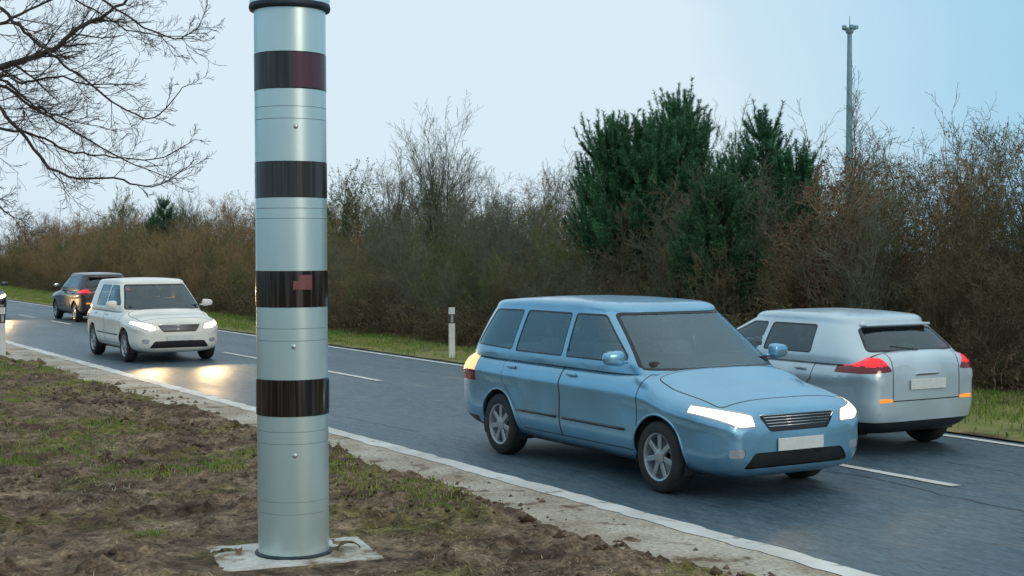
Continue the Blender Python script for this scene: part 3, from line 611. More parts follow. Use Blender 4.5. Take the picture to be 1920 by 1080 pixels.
def pine(nm, seed, H, width, zlow=0.22, leaders=1, mt=None, shape=0.5, per=46, dens=1.0, off=0.2, dz=0.36):
    rg = random.Random(seed); root = empty(nm); wood = []; shoots = []
    def shoot(p, d, ln):
        for _ in range(3):
            d = (d + UP * 0.36 + rvec(rg) * 0.06).normalized(); q = p + d * ln / 3; shoots.append((p.copy(), q.copy(), 0, 0)); wood.append((p.copy(), q.copy(), 0.008, 0.005)); p = q
    def branch(p, d, ln, r, lv):
        n = 6; st = ln / n
        for i in range(n):
            d = (d + UP * (0.05 if lv == 0 else 0.12) + rvec(rg) * 0.10).normalized(); q = p + d * st
            wood.append((p.copy(), q.copy(), r * (1 - .7 * i / n), r * (1 - .7 * (i + 1) / n)))
            t = (i + 1) / n
            if t > 0.35:
                shoots.append((p.copy(), q.copy(), 0, 0))
                for _ in range(2 if lv == 0 else 1):
                    if lv == 0 and ln > 0.55 and rg.random() < 0.6 * dens: branch(q, d + d.cross(rvec(rg)).normalized() * 0.9, ln * rg.uniform(.3, .48), r * .5, 1)
                    elif rg.random() < 0.62 * dens: shoot(q, (d + rvec(rg) * .45).normalized(), rg.uniform(.3, .6))
            p = q
        shoot(p, d, rg.uniform(.5, .85))
    for Ld in range(leaders):
        a0 = Ld * 2.4 + rg.random(); offv = Vector((math.cos(a0), math.sin(a0), 0)) * (width * off if leaders > 1 else 0); hh = H * (1 if Ld == 0 else rg.uniform(.82, .95)) - 0.72
        tp = Vector((0, 0, 0)); n = 12; pts = []
        for i in range(n + 1):
            t = i / n; pts.append(Vector((0, 0, 0)) + offv * (t ** 0.7) * 1.6 + Vector((rg.uniform(-.03, .03), rg.uniform(-.03, .03), hh * t)))
        for a, b in zip(pts, pts[1:]): t = a.z / hh; wood.append((a, b, 0.10 * (1.05 - t) * H / 6 + .012, 0.10 * (1.0 - t) * H / 6 + .01))
        shoot(pts[-1], UP, 0.45)
        z = zlow * hh; ph = rg.random() * 6
        while z < hh * 0.98:
            t = z / hh; i = min(int(t * n), n - 1); c = pts[i].lerp(pts[i + 1], t * n - i)
            ln = width * 0.5 * (max(0.05, 1 - t) ** shape) * min(1, 0.7 + 1.0 * t) * (0.8 if leaders > 1 else 1.0)
            for k in range(6):
                ph += 1.05 + rg.uniform(-.25, .25); d = Vector((math.cos(ph), math.sin(ph), 0.25 + 0.75 * t)); branch(c, d, ln * rg.uniform(.7, 1.12), 0.022, 0)
            z += dz
    V, Q = seg_mesh(wood, 4); link('trunk', mesh_np('trunk', V, Q), M['bark'], root)
    V, T = needles(shoots, per, 0.095, 0.0075, seed); link('crown', mesh_np('crown', V, T), mt or M['needle'], root)
    return root
special(1218, 18.7, 138, lambda n, s, H: pine(n, s, H, 4.5, 0.30, 4, shape=0.66, off=0.12, dens=0.85, dz=0.46), 'pine_tree', 'broad dark green pine with several upright candle tips', 'tree', 'dark pines in the thicket', 31)
special(1412, 18.6, 178, lambda n, s, H: pine(n, s, H, 2.5, 0.3, 2, shape=0.7, off=0.08, dens=0.8, dz=0.46), 'pine_tree', 'narrow dark pine right of the broad pine', 'tree', 'dark pines in the thicket', 32)
special(1492, 19.0, 244, lambda n, s, H: pine(n, s, H, 1.3, 0.3, 1), 'pine_tree', 'small pine tip showing left of the mast', 'tree', 'dark pines in the thicket', 33)
special(1345, 16.9, 318, lambda n, s, H: pine(n, s, H, 2.0, 0.25, 1, M['needle_young'], shape=0.5), 'pine_tree', 'low bushy young pine in front of the taller pines', 'tree', 'dark pines in the thicket', 34)
special(308, 22, 362, lambda n, s, H: pine(n, s, H, 3.6, 0.4, 1, shape=0.8, per=30, dz=0.55), 'pine_tree', 'small lone conifer far left above the hedge line', 'tree', 'dark pines in the thicket', 35)

# the big bare tree whose branches hang in from the left
def overhang():
    rg = random.Random(5); B = at(-330, 900, 13.2); B.z = 0.0
    root = empty('overhanging_tree', B); tag(root, 'large bare tree reaching dark drooping branches in from the upper left', 'tree')
    limbs = [  # photo column, row, depth
        [(-330, 260, 13.2), (-150, 190, 13.3), (0, 127, 13.4), (89, 102, 13.4), (150, 58, 13.5), (200, 30, 13.5), (262, -10, 13.6), (330, -60, 13.6)],
        [(-330, 300, 13.2), (-140, 200, 12.9), (0, 147, 12.7), (45, 155, 12.6), (107, 145, 12.5), (178, 160, 12.3), (267, 156, 12.1)],
        [(-330, 330, 13.2), (-120, 220, 13.0), (-20, 190, 12.8), (40, 245, 12.7), (110, 325, 12.6), (215, 335, 12.5), (285, 350, 12.4), (356, 312, 12.3)],
        [(-330, 320, 13.2), (-150, 240, 13.5), (0, 243, 13.7), (60, 250, 13.8), (130, 282, 13.9), (200, 292, 14.0), (290, 300, 14.1), (368, 262, 14.2)],
        [(-330, 250, 13.2), (-150, 160, 13.8), (0, 150, 14.0), (60, 195, 14.2), (120, 222, 14.3), (200, 240, 14.3)],
        [(-330, 200, 13.2), (-160, 60, 13.0), (-20, 10, 12.8), (40, 50, 12.7), (90, 95, 12.6), (150, 140, 12.5), (230, 200, 12.4), (290, 222, 12.3), (345, 165, 12.2)],
        [(-330, 160, 13.2), (-150, -20, 13.6), (0, -60, 13.8), (100, -30, 14.0), (180, 20, 14.1), (260, 62, 14.2), (370, 70, 14.3)],
        [(-330, 150, 13.2), (-100, -70, 12.6), (80, -90, 12.3), (160, -30, 12.2), (240, 30, 12.1), (330, 75, 12.0), (375, 55, 12.0)],
        [(-330, 360, 13.2), (-200, 300, 13.1), (-100, 310, 13.0), (-50, 335, 12.9), (-10, 380, 12.9), (40, 412, 12.9)],
        [(-330, 250, 13.2), (-160, 120, 14.0), (-20, 60, 14.4), (60, 20, 14.5), (140, -20, 14.6), (220, -70, 14.7)],
        [(-330, 280, 13.2), (-130, 170, 14.2), (0, 160, 14.5), (70, 205, 14.6), (140, 245, 14.7), (235, 300, 14.7), (330, 335, 14.7)],
    ]
    wood = []; out = [[], [], []]
    cfg = dict(seg=[7, 5, 3], wander=[0.09, 0.12, 0.14], up=[0.03, 0.06, 0.05], kids=[6, 4], t0=[0.15, 0.15], ang=[(20, 45), (22, 50)], len=[0.46, 0.5], rmin=0.0018)
    top = at(-330, -260, 13.2) - B
    tr = [Vector((0, 0, -0.1)), Vector((0.05, 0, 1.2)), Vector((0, 0.06, 2.2)), Vector((0.02, 0, 3.2)), Vector((0, 0, 4.4)), top]
    rr_ = [0.20, 0.16, 0.14, 0.12, 0.09, 0.04]
    for a, b, r0, r1 in zip(tr, tr[1:], rr_, rr_[1:]): wood.append((a, b, r0, r1))
    for li, pl in enumerate(limbs):
        P = [at(*q) - B for q in pl]; P[0].x = P[0].x * 0.0; P[0].y = 0
        fine = []
        for i in range(len(P) - 1):
            a = P[max(i - 1, 0)]; b = P[i]; c = P[i + 1]; d = P[min(i + 2, len(P) - 1)]
            for k in range(5):
                t = k / 5; fine.append(0.5 * ((2 * b) + (c - a) * t + (2 * a - 5 * b + 4 * c - d) * t * t + (3 * b - a - 3 * c + d) * t ** 3) + rvec(rg) * 0.008)
        fine.append(P[-1]); n = len(fine); R0 = 0.040 if li == 0 else rg.uniform(0.015, 0.024)
        for i, (a, b) in enumerate(zip(fine, fine[1:])):
            ra = R0 * (1 - i / n) ** 0.9 + 0.003; rb = R0 * (1 - (i + 1) / n) ** 0.9 + 0.003; wood.append((a, b, ra, rb)); d = (b - a).normalized()
            if i > 4 and rg.random() < 0.74:
                side = d.cross(rvec(rg)).normalized(); an = R(rg.uniform(22, 55)); dd = d * math.cos(an) + side * math.sin(an)
                dd.z -= rg.uniform(-0.1, 0.30) * (0.0 if li == 8 else 1.0); grow(out, b, dd, rg.uniform(0.4, 1.0) * (0.35 if li == 8 else 1.1 - 0.85 * i / n), max(ra * 0.36, 0.0038), 0, cfg, rg)
    V, Q = seg_mesh(wood, 6); link('trunk', mesh_np('trunk', V, Q), M['bark'], root, smooth=True)
    V, Q = seg_mesh([s for lv in out for s in lv], 4); link('crown', mesh_np('crown', V, Q), M['bark'], root)
overhang()

# ------------------------------------------------------------------ cars
def hermite(xs, ys, x):
    xs = np.array(xs, float); ys = np.array(ys, float); h = np.diff(xs); dl = np.diff(ys) / h; m = np.zeros(len(xs)); m[0], m[-1] = dl[0], dl[-1]
    for i in range(1, len(xs) - 1): m[i] = 0 if dl[i - 1] * dl[i] <= 0 else 2 * dl[i - 1] * dl[i] / (dl[i - 1] + dl[i])
    x = np.asarray(x, float); i = np.clip(np.searchsorted(xs, x) - 1, 0, len(xs) - 2); t = np.clip((x - xs[i]) / h[i], 0, 1); hh = h[i]
    return (2 * t ** 3 - 3 * t ** 2 + 1) * ys[i] + (t ** 3 - 2 * t ** 2 + t) * hh * m[i] + (-2 * t ** 3 + 3 * t ** 2) * ys[i + 1] + (t ** 3 - t ** 2) * hh * m[i + 1]
def pnpoly(poly, a, b):
    c = False; j = len(poly) - 1
    for i in range(len(poly)):
        (xi, yi), (xj, yj) = poly[i], poly[j]
        if (yi > b) != (yj > b) and a < (xj - xi) * (b - yi) / (yj - yi) + xi: c = not c
        j = i
    return c
def round_poly(poly, r, n=3):
    o = []; m = len(poly)
    for i in range(m):
        p = Vector(poly[i]); a = Vector(poly[i - 1]) - p; b = Vector(poly[(i + 1) % m]) - p; ra = min(r, a.length * .45, b.length * .45); s = p + a.normalized() * ra; e_ = p + b.normalized() * ra
        for k in range(n + 1): t = k / n; q = s * (1 - t) ** 2 + p * 2 * t * (1 - t) + e_ * t * t; o.append((q.x, q.y))
    return o
def shrink(poly, d):
    """move a polygon's edges inwards by d"""
    area = sum(poly[i - 1][0] * poly[i][1] - poly[i][0] * poly[i - 1][1] for i in range(len(poly))); sg = 1 if area > 0 else -1; o = []; m = len(poly)
    for i in range(m):
        p0, p, p1 = Vector(poly[i - 1]), Vector(poly[i]), Vector(poly[(i + 1) % m]); a = (p - p0).normalized(); b = (p1 - p).normalized(); na = Vector((-a.y, a.x)) * sg; nb = Vector((-b.y, b.x)) * sg
        nn = (na + nb); nn.normalize(); q = p + nn * d / max(0.5, nn.dot(na)); o.append((q.x, q.y))
    return o
def imprint(bm, poly, ax, cond):
    i, j = ax; lo = (min(p[0] for p in poly) - .15, min(p[1] for p in poly) - .15); hi = (max(p[0] for p in poly) + .15, max(p[1] for p in poly) + .15)
    for k in range(len(poly)):
        p, q = poly[k - 1], poly[k]; co = [0, 0, 0]; co[i], co[j] = p; no = [0, 0, 0]; no[i], no[j] = (q[1] - p[1]), -(q[0] - p[0])
        if abs(no[i]) + abs(no[j]) < 1e-6: continue
        fs = []
        for f in bm.faces:
            c = f.calc_center_median()
            if lo[0] < c[i] < hi[0] and lo[1] < c[j] < hi[1] and cond(c): fs.append(f)
        g = set(fs)
        for f in fs: g.update(f.edges); g.update(f.verts)
        bmesh.ops.bisect_plane(bm, geom=list(g), dist=1e-5, plane_co=co, plane_no=no)
def faces_in(bm, poly, ax, cond):
    r = []
    for f in bm.faces:
        c = f.calc_center_median()
        if cond(c) and pnpoly(poly, c[ax[0]], c[ax[1]]): r.append(f)
    return r
def extract(bm, faces, push=0.0, split=False):
    nb = bmesh.new(); mp_ = {}; bm.normal_update()
    for f in faces:
        vs = []
        for v in f.verts:
            if v not in mp_: mp_[v] = nb.verts.new(v.co + v.normal * push)
            vs.append(mp_[v])
        try: nb.faces.new(vs)
        except ValueError: pass
    bmesh.ops.delete(bm, geom=faces, context='FACES'); return nb
def split_x(bm):
    """one bmesh -> its x<0 and x>0 halves"""
    o = []
    for sg in (-1, 1):
        b = bm.copy(); bmesh.ops.delete(b, geom=[f for f in b.faces if f.calc_center_median().x * sg < 0], context='FACES'); o.append(b)
    bm.free(); return o

def wheel(parent, x, y, rw, side, spokes=7):
    w_ = empty('wheel', (x, y, rw)); w_.parent = parent; bm = bmesh.new(); tw = 0.205; ri = rw * 0.66
    lathe(bm, [(ri, -tw / 2), (ri + .02, -tw / 2 - .004), (rw - .025, -tw / 2), (rw - .004, -tw / 2 + .03), (rw, 0), (rw - .004, tw / 2 - .03), (rw - .025, tw / 2), (ri + .02, tw / 2 + .004), (ri, tw / 2)], 40, 'X', caps=False); obj('tyre', bm, M['tyre'], w_, smooth=True)
    bm = bmesh.new(); s = side; lathe(bm, [(ri + .004, s * tw * .5), (ri - .015, s * tw * .46), (ri - .03, s * tw * .2), (ri - .04, -s * .02), (.03, -s * .02)], 32, 'X', caps=False)
    for k in range(spokes):
        vs = box(bm, (0, 0, 0), (.03, .052, ri - .05), bev=.008); a = 2 * math.pi * k / spokes
        bmesh.ops.transform(bm, matrix=Matrix.Translation((s * tw * .34, 0, 0)) @ Matrix.Rotation(a, 4, 'X') @ Matrix.Translation((0, 0, (ri + .05) / 2)), verts=vs)
    vs = [v for r_ in lathe(bm, [(.075, s * tw * .30), (.07, s * tw * .44), (.03, s * tw * .47)], 20, 'X') for v in r_]
    bmesh.ops.recalc_face_normals(bm, faces=bm.faces); obj('rim', bm, M['rim'], w_)

def car(label, loc, rz, paint, P, glass_m, lamps='front'):
    root = empty('car', loc, rz); tag(root, label, 'car'); Ln, W, H = P['L'], P['W'], P['H']; hw = W / 2; bz = P['belt']; hz_ = P['hood']; cy = P['cowl']
    S = np.array([(0, .34, hz_ - .24, hw * .70), (.035, .27, hz_ - .13, hw * .80), (.14, .21, hz_ - .06, hw * .90), (.38, .19, hz_, hw * .965), (.8, .185, hz_ + (bz - .05 - hz_) * .5, hw * .995), (cy, .185, bz - .04, hw),
                  (cy + .5, .185, bz, hw), (Ln * .72, .185, bz + .01, hw), (Ln - .42, .20, bz + .02, hw * .975), (Ln - .14, .24, bz + P['tail'], hw * .92), (Ln - .035, .29, bz + P['tail'] - .05, hw * .85), (Ln, .36, bz + P['tail'] - .13, hw * .78)])
    EX = 5.0
    def st(y): return [hermite(S[:, 0], S[:, k], y) for k in (1, 2, 3)]
    def shape_x(x, ze, wv):
        x = x * (1 - .07 * np.maximum(0, (.42 - ze) / .42) ** 1.6); return x * (1 + .016 * np.exp(-((ze - .74) / .06) ** 2) - .012 * np.exp(-((ze - .55) / .10) ** 2) + .012 * np.exp(-((ze - .10) / .05) ** 2))
    def body_x(y, z):
        zb, zt, wv = [float(q) for q in st(y)]; zc, hz = (zb + zt) / 2, (zt - zb) / 2; s = min(abs((z - zc) / hz), .999); return float(shape_x(wv * (1 - s ** EX) ** (1 / EX), (z - zb) / (zt - zb), wv))
    ys = np.unique(np.concatenate([np.linspace(0, .14, 7), np.linspace(.14, .5, 9), np.linspace(.5, Ln - .5, int(Ln / .075)), np.linspace(Ln - .5, Ln - .14, 9), np.linspace(Ln - .14, Ln, 7)])); NA = 96
    A = np.linspace(0, 2 * np.pi, NA, endpoint=False) + np.pi / NA; ca, sa = np.cos(A), np.sin(A); ux, uz = np.sign(ca) * np.abs(ca) ** (2 / EX), np.sign(sa) * np.abs(sa) ** (2 / EX)
    bm = bmesh.new(); rings = []
    for y in ys:
        zb, zt, wv = [float(q) for q in st(y)]; z = (zb + zt) / 2 + uz * (zt - zb) / 2; x = shape_x(ux * wv, (z - zb) / (zt - zb), wv); z = z + .035 * (1 - ux ** 2) * np.maximum(0, sa) ** 2
        rings.append([bm.verts.new((x[k], y, z[k])) for k in range(NA)])
    for a, b in zip(rings, rings[1:]):
        for k in range(NA): bm.faces.new((a[k], b[k], b[(k + 1) % NA], a[(k + 1) % NA]))
    # rounded-off end faces
    for rg_, sg in ((rings[0], -1), (rings[-1], 1)):
        c = sum((v.co for v in rg_), Vector()) / NA; prev = rg_
        for q, off in ((.72, .010), (.40, .016), (.12, .018)):
            nr = [bm.verts.new(c + (v.co - c) * q + Vector((0, sg * off, 0))) for v in rg_]
            for k in range(NA):
                f = (prev[k], prev[(k + 1) % NA], nr[(k + 1) % NA], nr[k]); bm.faces.new(f if sg < 0 else f[::-1])
            prev = nr
        bm.faces.new(prev if sg < 0 else prev[::-1])
    bmesh.ops.recalc_face_normals(bm, faces=bm.faces)
    BODY = [paint, M['trim'], M['cabin'], M['chrome']]
    rw = P['rw']; yw = (P['wf'], P['wr'])
    # wheel arches
    for y in yw:
        ra = rw + .055; cir = [(y + ra * math.cos(2 * math.pi * k / 28), rw + ra * math.sin(2 * math.pi * k / 28)) for k in range(28)]; cond = lambda c: abs(c.x) > .48
        imprint(bm, cir, (1, 2), cond); bmesh.ops.delete(bm, geom=faces_in(bm, cir, (1, 2), cond), context='FACES')
    # doors with dark shut lines
    sidec = lambda c: abs(c.x) > hw * .80
    z0 = .34; parts = []
    b0 = cy + .12; b1 = P['bpil']; b2 = P['wr'] - rw * .25
    dr = [[(b0, bz - .015), (b0 + .02, .62), (b0 + .05, z0), (b1, z0), (b1, bz - .015)], [(b1 + .0, bz - .015), (b1, z0), (P['wr'] - rw - .16, z0), (P['wr'] - rw - .05, .55), (b2 - .02, .80), (b2, bz - .015)]]
    for d_ in dr: imprint(bm, d_, (1, 2), sidec); imprint(bm, shrink(d_, .011), (1, 2), sidec)
    doors = []
    for d_ in dr:
        for f in faces_in(bm, d_, (1, 2), sidec): f.material_index = 1
        nb = extract(bm, faces_in(bm, shrink(d_, .011), (1, 2), sidec), .0015); doors += [(h, d_) for h in split_x(nb)]
    # lower black trim, grille, intake
    front = lambda c: c.y < .45
    gz = hz_ - .20
    gr = round_poly([(-.33, gz - .085), (.33, gz - .085), (.44, gz + .06), (-.44, gz + .06)], .03); ink = round_poly([(-.60, .30), (.60, .30), (.50, .44), (-.50, .44)], .04)
    imprint(bm, gr, (0, 2), front); imprint(bm, ink, (0, 2), front)
    grille = extract(bm, faces_in(bm, gr, (0, 2), front), -.012); intake = extract(bm, faces_in(bm, ink, (0, 2), front), -.015)
    hl = round_poly([(.47, hz_ - .245), (.66, hz_ - .245), (hw * 1.0, hz_ - .125), (hw * .97, hz_ - .045), (.50, hz_ - .125)], .035); hlm = [(-x, z) for x, z in hl]
    fog = round_poly([(.60, .40), (.74, .40), (.74, .48), (.60, .48)], .03); lamps_ = []; lens_ = []
    for pl in (hl, hlm): imprint(bm, pl, (0, 2), front); imprint(bm, shrink(pl, .016), (0, 2), front); lens_.append(extract(bm, faces_in(bm, shrink(pl, .016), (0, 2), front), .003)); lamps_.append(extract(bm, faces_in(bm, pl, (0, 2), front), .002))
    fogs = []
    for pl in (fog, [(-x, z) for x, z in fog]): imprint(bm, pl, (0, 2), front); fogs.append(extract(bm, faces_in(bm, pl, (0, 2), front), -.004))
    rear = lambda c: c.y > Ln - .50
    tz0, tz1 = P['tz']; tl = round_poly([(.50, tz0), (hw * .99, tz0 - .02), (hw * 1.0, tz1), (.60, tz1 - .01)], .03); tails = []
    for pl in (tl, [(-x, z) for x, z in tl]):
        imprint(bm, pl, (0, 2), rear)
        sg_ = 1 if pl[0][0] > 0 else -1; zm_ = tz0 + (tz1 - tz0) * .36; seg = [(sg_ * .40, zm_ - .006), (sg_ * (hw + .05), zm_ - .006), (sg_ * (hw + .05), zm_ + .006), (sg_ * .40, zm_ + .006)]
        imprint(bm, seg, (0, 2), rear); fl = faces_in(bm, pl, (0, 2), rear); lo_ = [f for f in fl if f.calc_center_median().z < zm_]; up_ = [f for f in fl if f.calc_center_median().z >= zm_]
        tails.append((extract(bm, up_, .003), None)); tails[-1] = (tails[-1][0], extract(bm, [f for f in lo_ if f.is_valid], .002))
    rear2 = lambda c: c.y > Ln - .30
    seams = [[(-.66, .585), (.66, .585), (.66, .597), (-.66, .597)]] + [[(s_ * .485, .59), (s_ * .497, .59), (s_ * .497, bz + .1), (s_ * .485, bz + .1)] for s_ in (-1, 1)]
    for pl in seams:
        imprint(bm, pl, (0, 2), rear2)
        for f in faces_in(bm, pl, (0, 2), rear2): f.material_index = 1
    rb = [(-hw, .205), (hw, .205), (hw, .37), (-hw, .37)]; imprint(bm, rb, (0, 2), rear)
    for f in faces_in(bm, rb, (0, 2), rear): f.material_index = 1
    for sl_ in ([(P['wf'] + rw + .08, .20), (P['wr'] - rw - .08, .20), (P['wr'] - rw - .08, .26), (P['wf'] + rw + .08, .26)],):
        imprint(bm, sl_, (1, 2), sidec)
        for f in faces_in(bm, sl_, (1, 2), sidec): f.material_index = P.get('sill', 1)
    # bonnet shut line
    topc = lambda c: c.z > hz_ - .09 and c.y < cy + .1
    bn = round_poly([(-hw * .80, .17), (hw * .80, .17), (hw * .86, cy), (-hw * .86, cy)], .08)
    imprint(bm, bn, (0, 1), topc); imprint(bm, shrink(bn, .012), (0, 1), topc)
    for f in faces_in(bm, bn, (0, 1), topc): f.material_index = 1
    bonnet = extract(bm, faces_in(bm, shrink(bn, .012), (0, 1), topc), .001)
    # cabin floor seen through the glass
    gy0 = lambda z: cy + (P['wst'] - cy) * np.clip((z - bz) / (H - .10 - bz), -.2, 1); gy1 = lambda z: P['rbase'] + (P['rtop'] - P['rbase']) * np.clip((z - bz) / (H - .10 - bz), -.2, 1); gw = lambda z: hw * .945 + (P['rw2'] - hw * .945) * np.clip((z - bz) / (H - .10 - bz), -.2, 1) ** 1.15 if z > bz else hw * .945
    for f in bm.faces:
        c = f.calc_center_median(); f.normal_update()
        if f.normal.z > .75 and cy + .12 < c.y < P['rbase'] - .06 and abs(c.x) < hw * .90: f.material_index = 2
    sh = Vector((0, -Ln / 2, 0))
    def fin(name, b, m, par=root, smooth=True):
        bmesh.ops.translate(b, vec=sh, verts=b.verts); return obj(name, b, m, par, smooth)
    # greenhouse
    gb = bmesh.new(); levels = []
    ztop = H - .10
    for z in np.concatenate([[bz - .06], np.linspace(bz, ztop, 12)]): levels.append((z, 0.0))
    for a in (20, 40, 58, 74): levels.append((ztop + .075 * math.sin(R(a)), .085 * (1 - math.cos(R(a)))))
    NP = 120; A = np.linspace(0, 2 * np.pi, NP, endpoint=False) + np.pi / NP; ca, sa = np.cos(A), np.sin(A); EP = 7.0; ux, uy = np.sign(ca) * np.abs(ca) ** (2 / EP), np.sign(sa) * np.abs(sa) ** (2 / EP)
    rings = []
    def ringpts(z, inset, q=1.0):
        zz = min(z, ztop); f0, f1, wv = float(gy0(zz)), float(gy1(zz)), float(gw(zz)); f0 += inset * 1.8; f1 -= inset; wv -= inset; yc, hy = (f0 + f1) / 2, (f1 - f0) / 2
        tt = np.clip((zz - bz) / (ztop - bz), 0, 1)
        yy = yc + uy * hy * q; xx = ux * wv * q; yy = yy + np.where(uy < 0, .16 * (1 - tt * .6), -.05) * ux ** 2 * q       # bowed windscreen and rear screen
        return xx, yy
    for z, ins in levels:
        xx, yy = ringpts(z, ins); cam_ = np.clip((z - bz) / (ztop - bz), 0, 1) ** 3 * P['camber'] * ((yy - (P['wst'] + P['rtop']) / 2 + .15) / 1.2) ** 2
        rings.append([gb.verts.new((xx[k], yy[k], z - cam_[k])) for k in range(NP)])
    zl = levels[-1][0]
    for q in (.86, .66, .44, .22):
        xx, yy = ringpts(zl, levels[-1][1], q); cam_ = P['camber'] * ((yy - (P['wst'] + P['rtop']) / 2 + .15) / 1.2) ** 2; zq = zl + (H - zl) * (1 - q ** 2.2)
        rings.append([gb.verts.new((xx[k], yy[k], zq - cam_[k])) for k in range(NP)])
    for a, b in zip(rings, rings[1:]):
        for k in range(NP): gb.faces.new((a[k], a[(k + 1) % NP], b[(k + 1) % NP], b[k]))
    gb.faces.new(rings[-1]); bmesh.ops.recalc_face_normals(gb, faces=gb.faces)
    if sum(f.normal.z for f in gb.faces if f.calc_center_median().z > ztop) < 0: bmesh.ops.reverse_faces(gb, faces=gb.faces)
    zw0, zw1 = bz + .035, H - .145
    def fy(z, off): return float(gy0(z)) + off
    def ry(z, off): return float(gy1(z)) - off
    bp = P['bpil']; cp = P['cpil']
    wins = [[(fy(zw0, .40), zw0), (bp - .035, zw0), (bp - .035, zw1), (fy(zw1, .28), zw1), (fy(zw0, .40) , zw0 + .06)], [(bp + .035, zw0), (cp - .03, zw0), (cp - .03 - .06, zw1), (bp + .035, zw1)]]
    if P.get('quarter', True): wins.append([(cp + .04, zw0 + .01), (ry(zw0, .26), zw0 + .03), (ry(zw1, .30), zw1 - .01), (cp - .02, zw1)])
    sc2 = lambda c: abs(c.x) > P['rw2'] * .78 and float(gy0(min(c.z, ztop))) + .14 < c.y < float(gy1(min(c.z, ztop))) - .10
    wins = [round_poly(w_, .045) for w_ in wins]; panes = []
    for w_ in wins: imprint(gb, w_, (1, 2), sc2); imprint(gb, shrink(w_, .016), (1, 2), sc2)
    for w_ in wins:
        for f in faces_in(gb, w_, (1, 2), sc2): f.material_index = 1
        panes += split_x(extract(gb, faces_in(gb, shrink(w_, .016), (1, 2), sc2), -.004))
    fc = lambda c: c.y < float(gy0(min(c.z, ztop))) + .28; rc = lambda c: c.y > float(gy1(min(c.z, ztop))) - .22
    ws = round_poly([(-hw * .86, bz - .02), (hw * .86, bz - .02), (P['rw2'] * .90, H - .125), (-P['rw2'] * .90, H - .125)], .05)
    rwn = round_poly([(-hw * .74, P['rwz']), (hw * .74, P['rwz']), (P['rw2'] * .86, H - .17), (-P['rw2'] * .86, H - .17)], .06); scr = []
    for pl, cnd in ((ws, fc), (rwn, rc)):
        imprint(gb, pl, (0, 2), cnd); imprint(gb, shrink(pl, .022), (0, 2), cnd)
        for f in faces_in(gb, pl, (0, 2), cnd): f.material_index = 1
        scr.append(extract(gb, faces_in(gb, shrink(pl, .022), (0, 2), cnd), -.004))
    # assemble
    body = fin('body', bm, BODY); fin('roof', gb, BODY)
    fin('bonnet', bonnet, paint)
    for h, d_ in doors:
        sgn = 1 if sum(v.co.x for v in h.verts) > 0 else -1; y_h = max(q[0] for q in d_) - .20; z_h = bz - .13; xh = body_x(y_h, z_h); dd = fin('door', h, [paint])
        b2 = bmesh.new(); box(b2, (sgn * (xh + .020), y_h, z_h), (.022, .17, .026), bev=.008); box(b2, (sgn * (xh + .006), y_h - .06, z_h), (.03, .02, .02)); box(b2, (sgn * (xh + .006), y_h + .06, z_h), (.03, .02, .02)); fin('handle', b2, paint, dd)
    for k, b in enumerate(panes): fin('window', b, glass_m)
    fin('windscreen', scr[0], glass_m); fin('rear_window', scr[1], glass_m)
    g = fin('grille', grille, M['trim'])
    b2 = bmesh.new(); tube_path(b2, [(x_, .012 + .02 * (abs(x_) / .44) ** 2, z_) for x_, z_ in gr + gr[:1]], .009, 6); fin('grille_frame', b2, M['chrome'], g)
    b2 = bmesh.new()
    for k in range(5): box(b2, (0, .014, gz - .066 + k * .026), (.62 + k * .04, .02, .007))
    fin('slats', b2, M['chrome'], g)
    fin('air_intake', intake, M['trim'])
    for b, b2 in zip(lamps_, lens_): fin('lens', b2, M['lamp_on'] if lamps == 'front' else M['lamp_clear'], fin('headlight', b, M['lamp_clear']))
    for b in fogs: fin('fog_lamp', b, M['lamp_clear'])
    for b, b2 in tails: fin('reflector', b2, M['tail_off'], fin('tail_light', b, M['tail_on'] if lamps == 'rear' else M['tail_glow']))
    for y, z in ((-.035, .50), (Ln + .035, P.get('rplate', .52))):
        b2 = bmesh.new(); box(b2, (0, y, z), (.52, .012, .11), bev=.004); fin('number_plate', b2, M['plate'], smooth=False)
    if lamps == 'rear':
        for sgn in (-1, 1):
            b2 = bmesh.new(); yq = Ln - .05; box(b2, (sgn * .58, yq + .045, .60), (.20, .03, .045), bev=.01); fin('indicator', b2, M['indicator'], smooth=False)
    if lamps == 'rear':
        yw_ = float(gy1(P['rwz'])); b2 = bmesh.new(); tube_path(b2, [(0, yw_ + .03, P['rwz'] - .03), (.02, yw_ + .03, P['rwz'] + .02), (.36, yw_ - .01, P['rwz'] + .06)], .009, 6); fin('rear_wiper', b2, M['trim'])
        b2 = bmesh.new(); box(b2, (0, Ln + .012, P.get('rplate', .52) + .105), (.34, .03, .03), bev=.008); fin('tailgate_handle', b2, M['chrome'], smooth=False)
    if P.get('spoil'):
        b2 = bmesh.new(); yb = P['rtop']; box(b2, (0, yb + .01, H - .145), (P['rw2'] * 1.55, .15, .03), bev=.012); fin('spoiler', b2, paint)
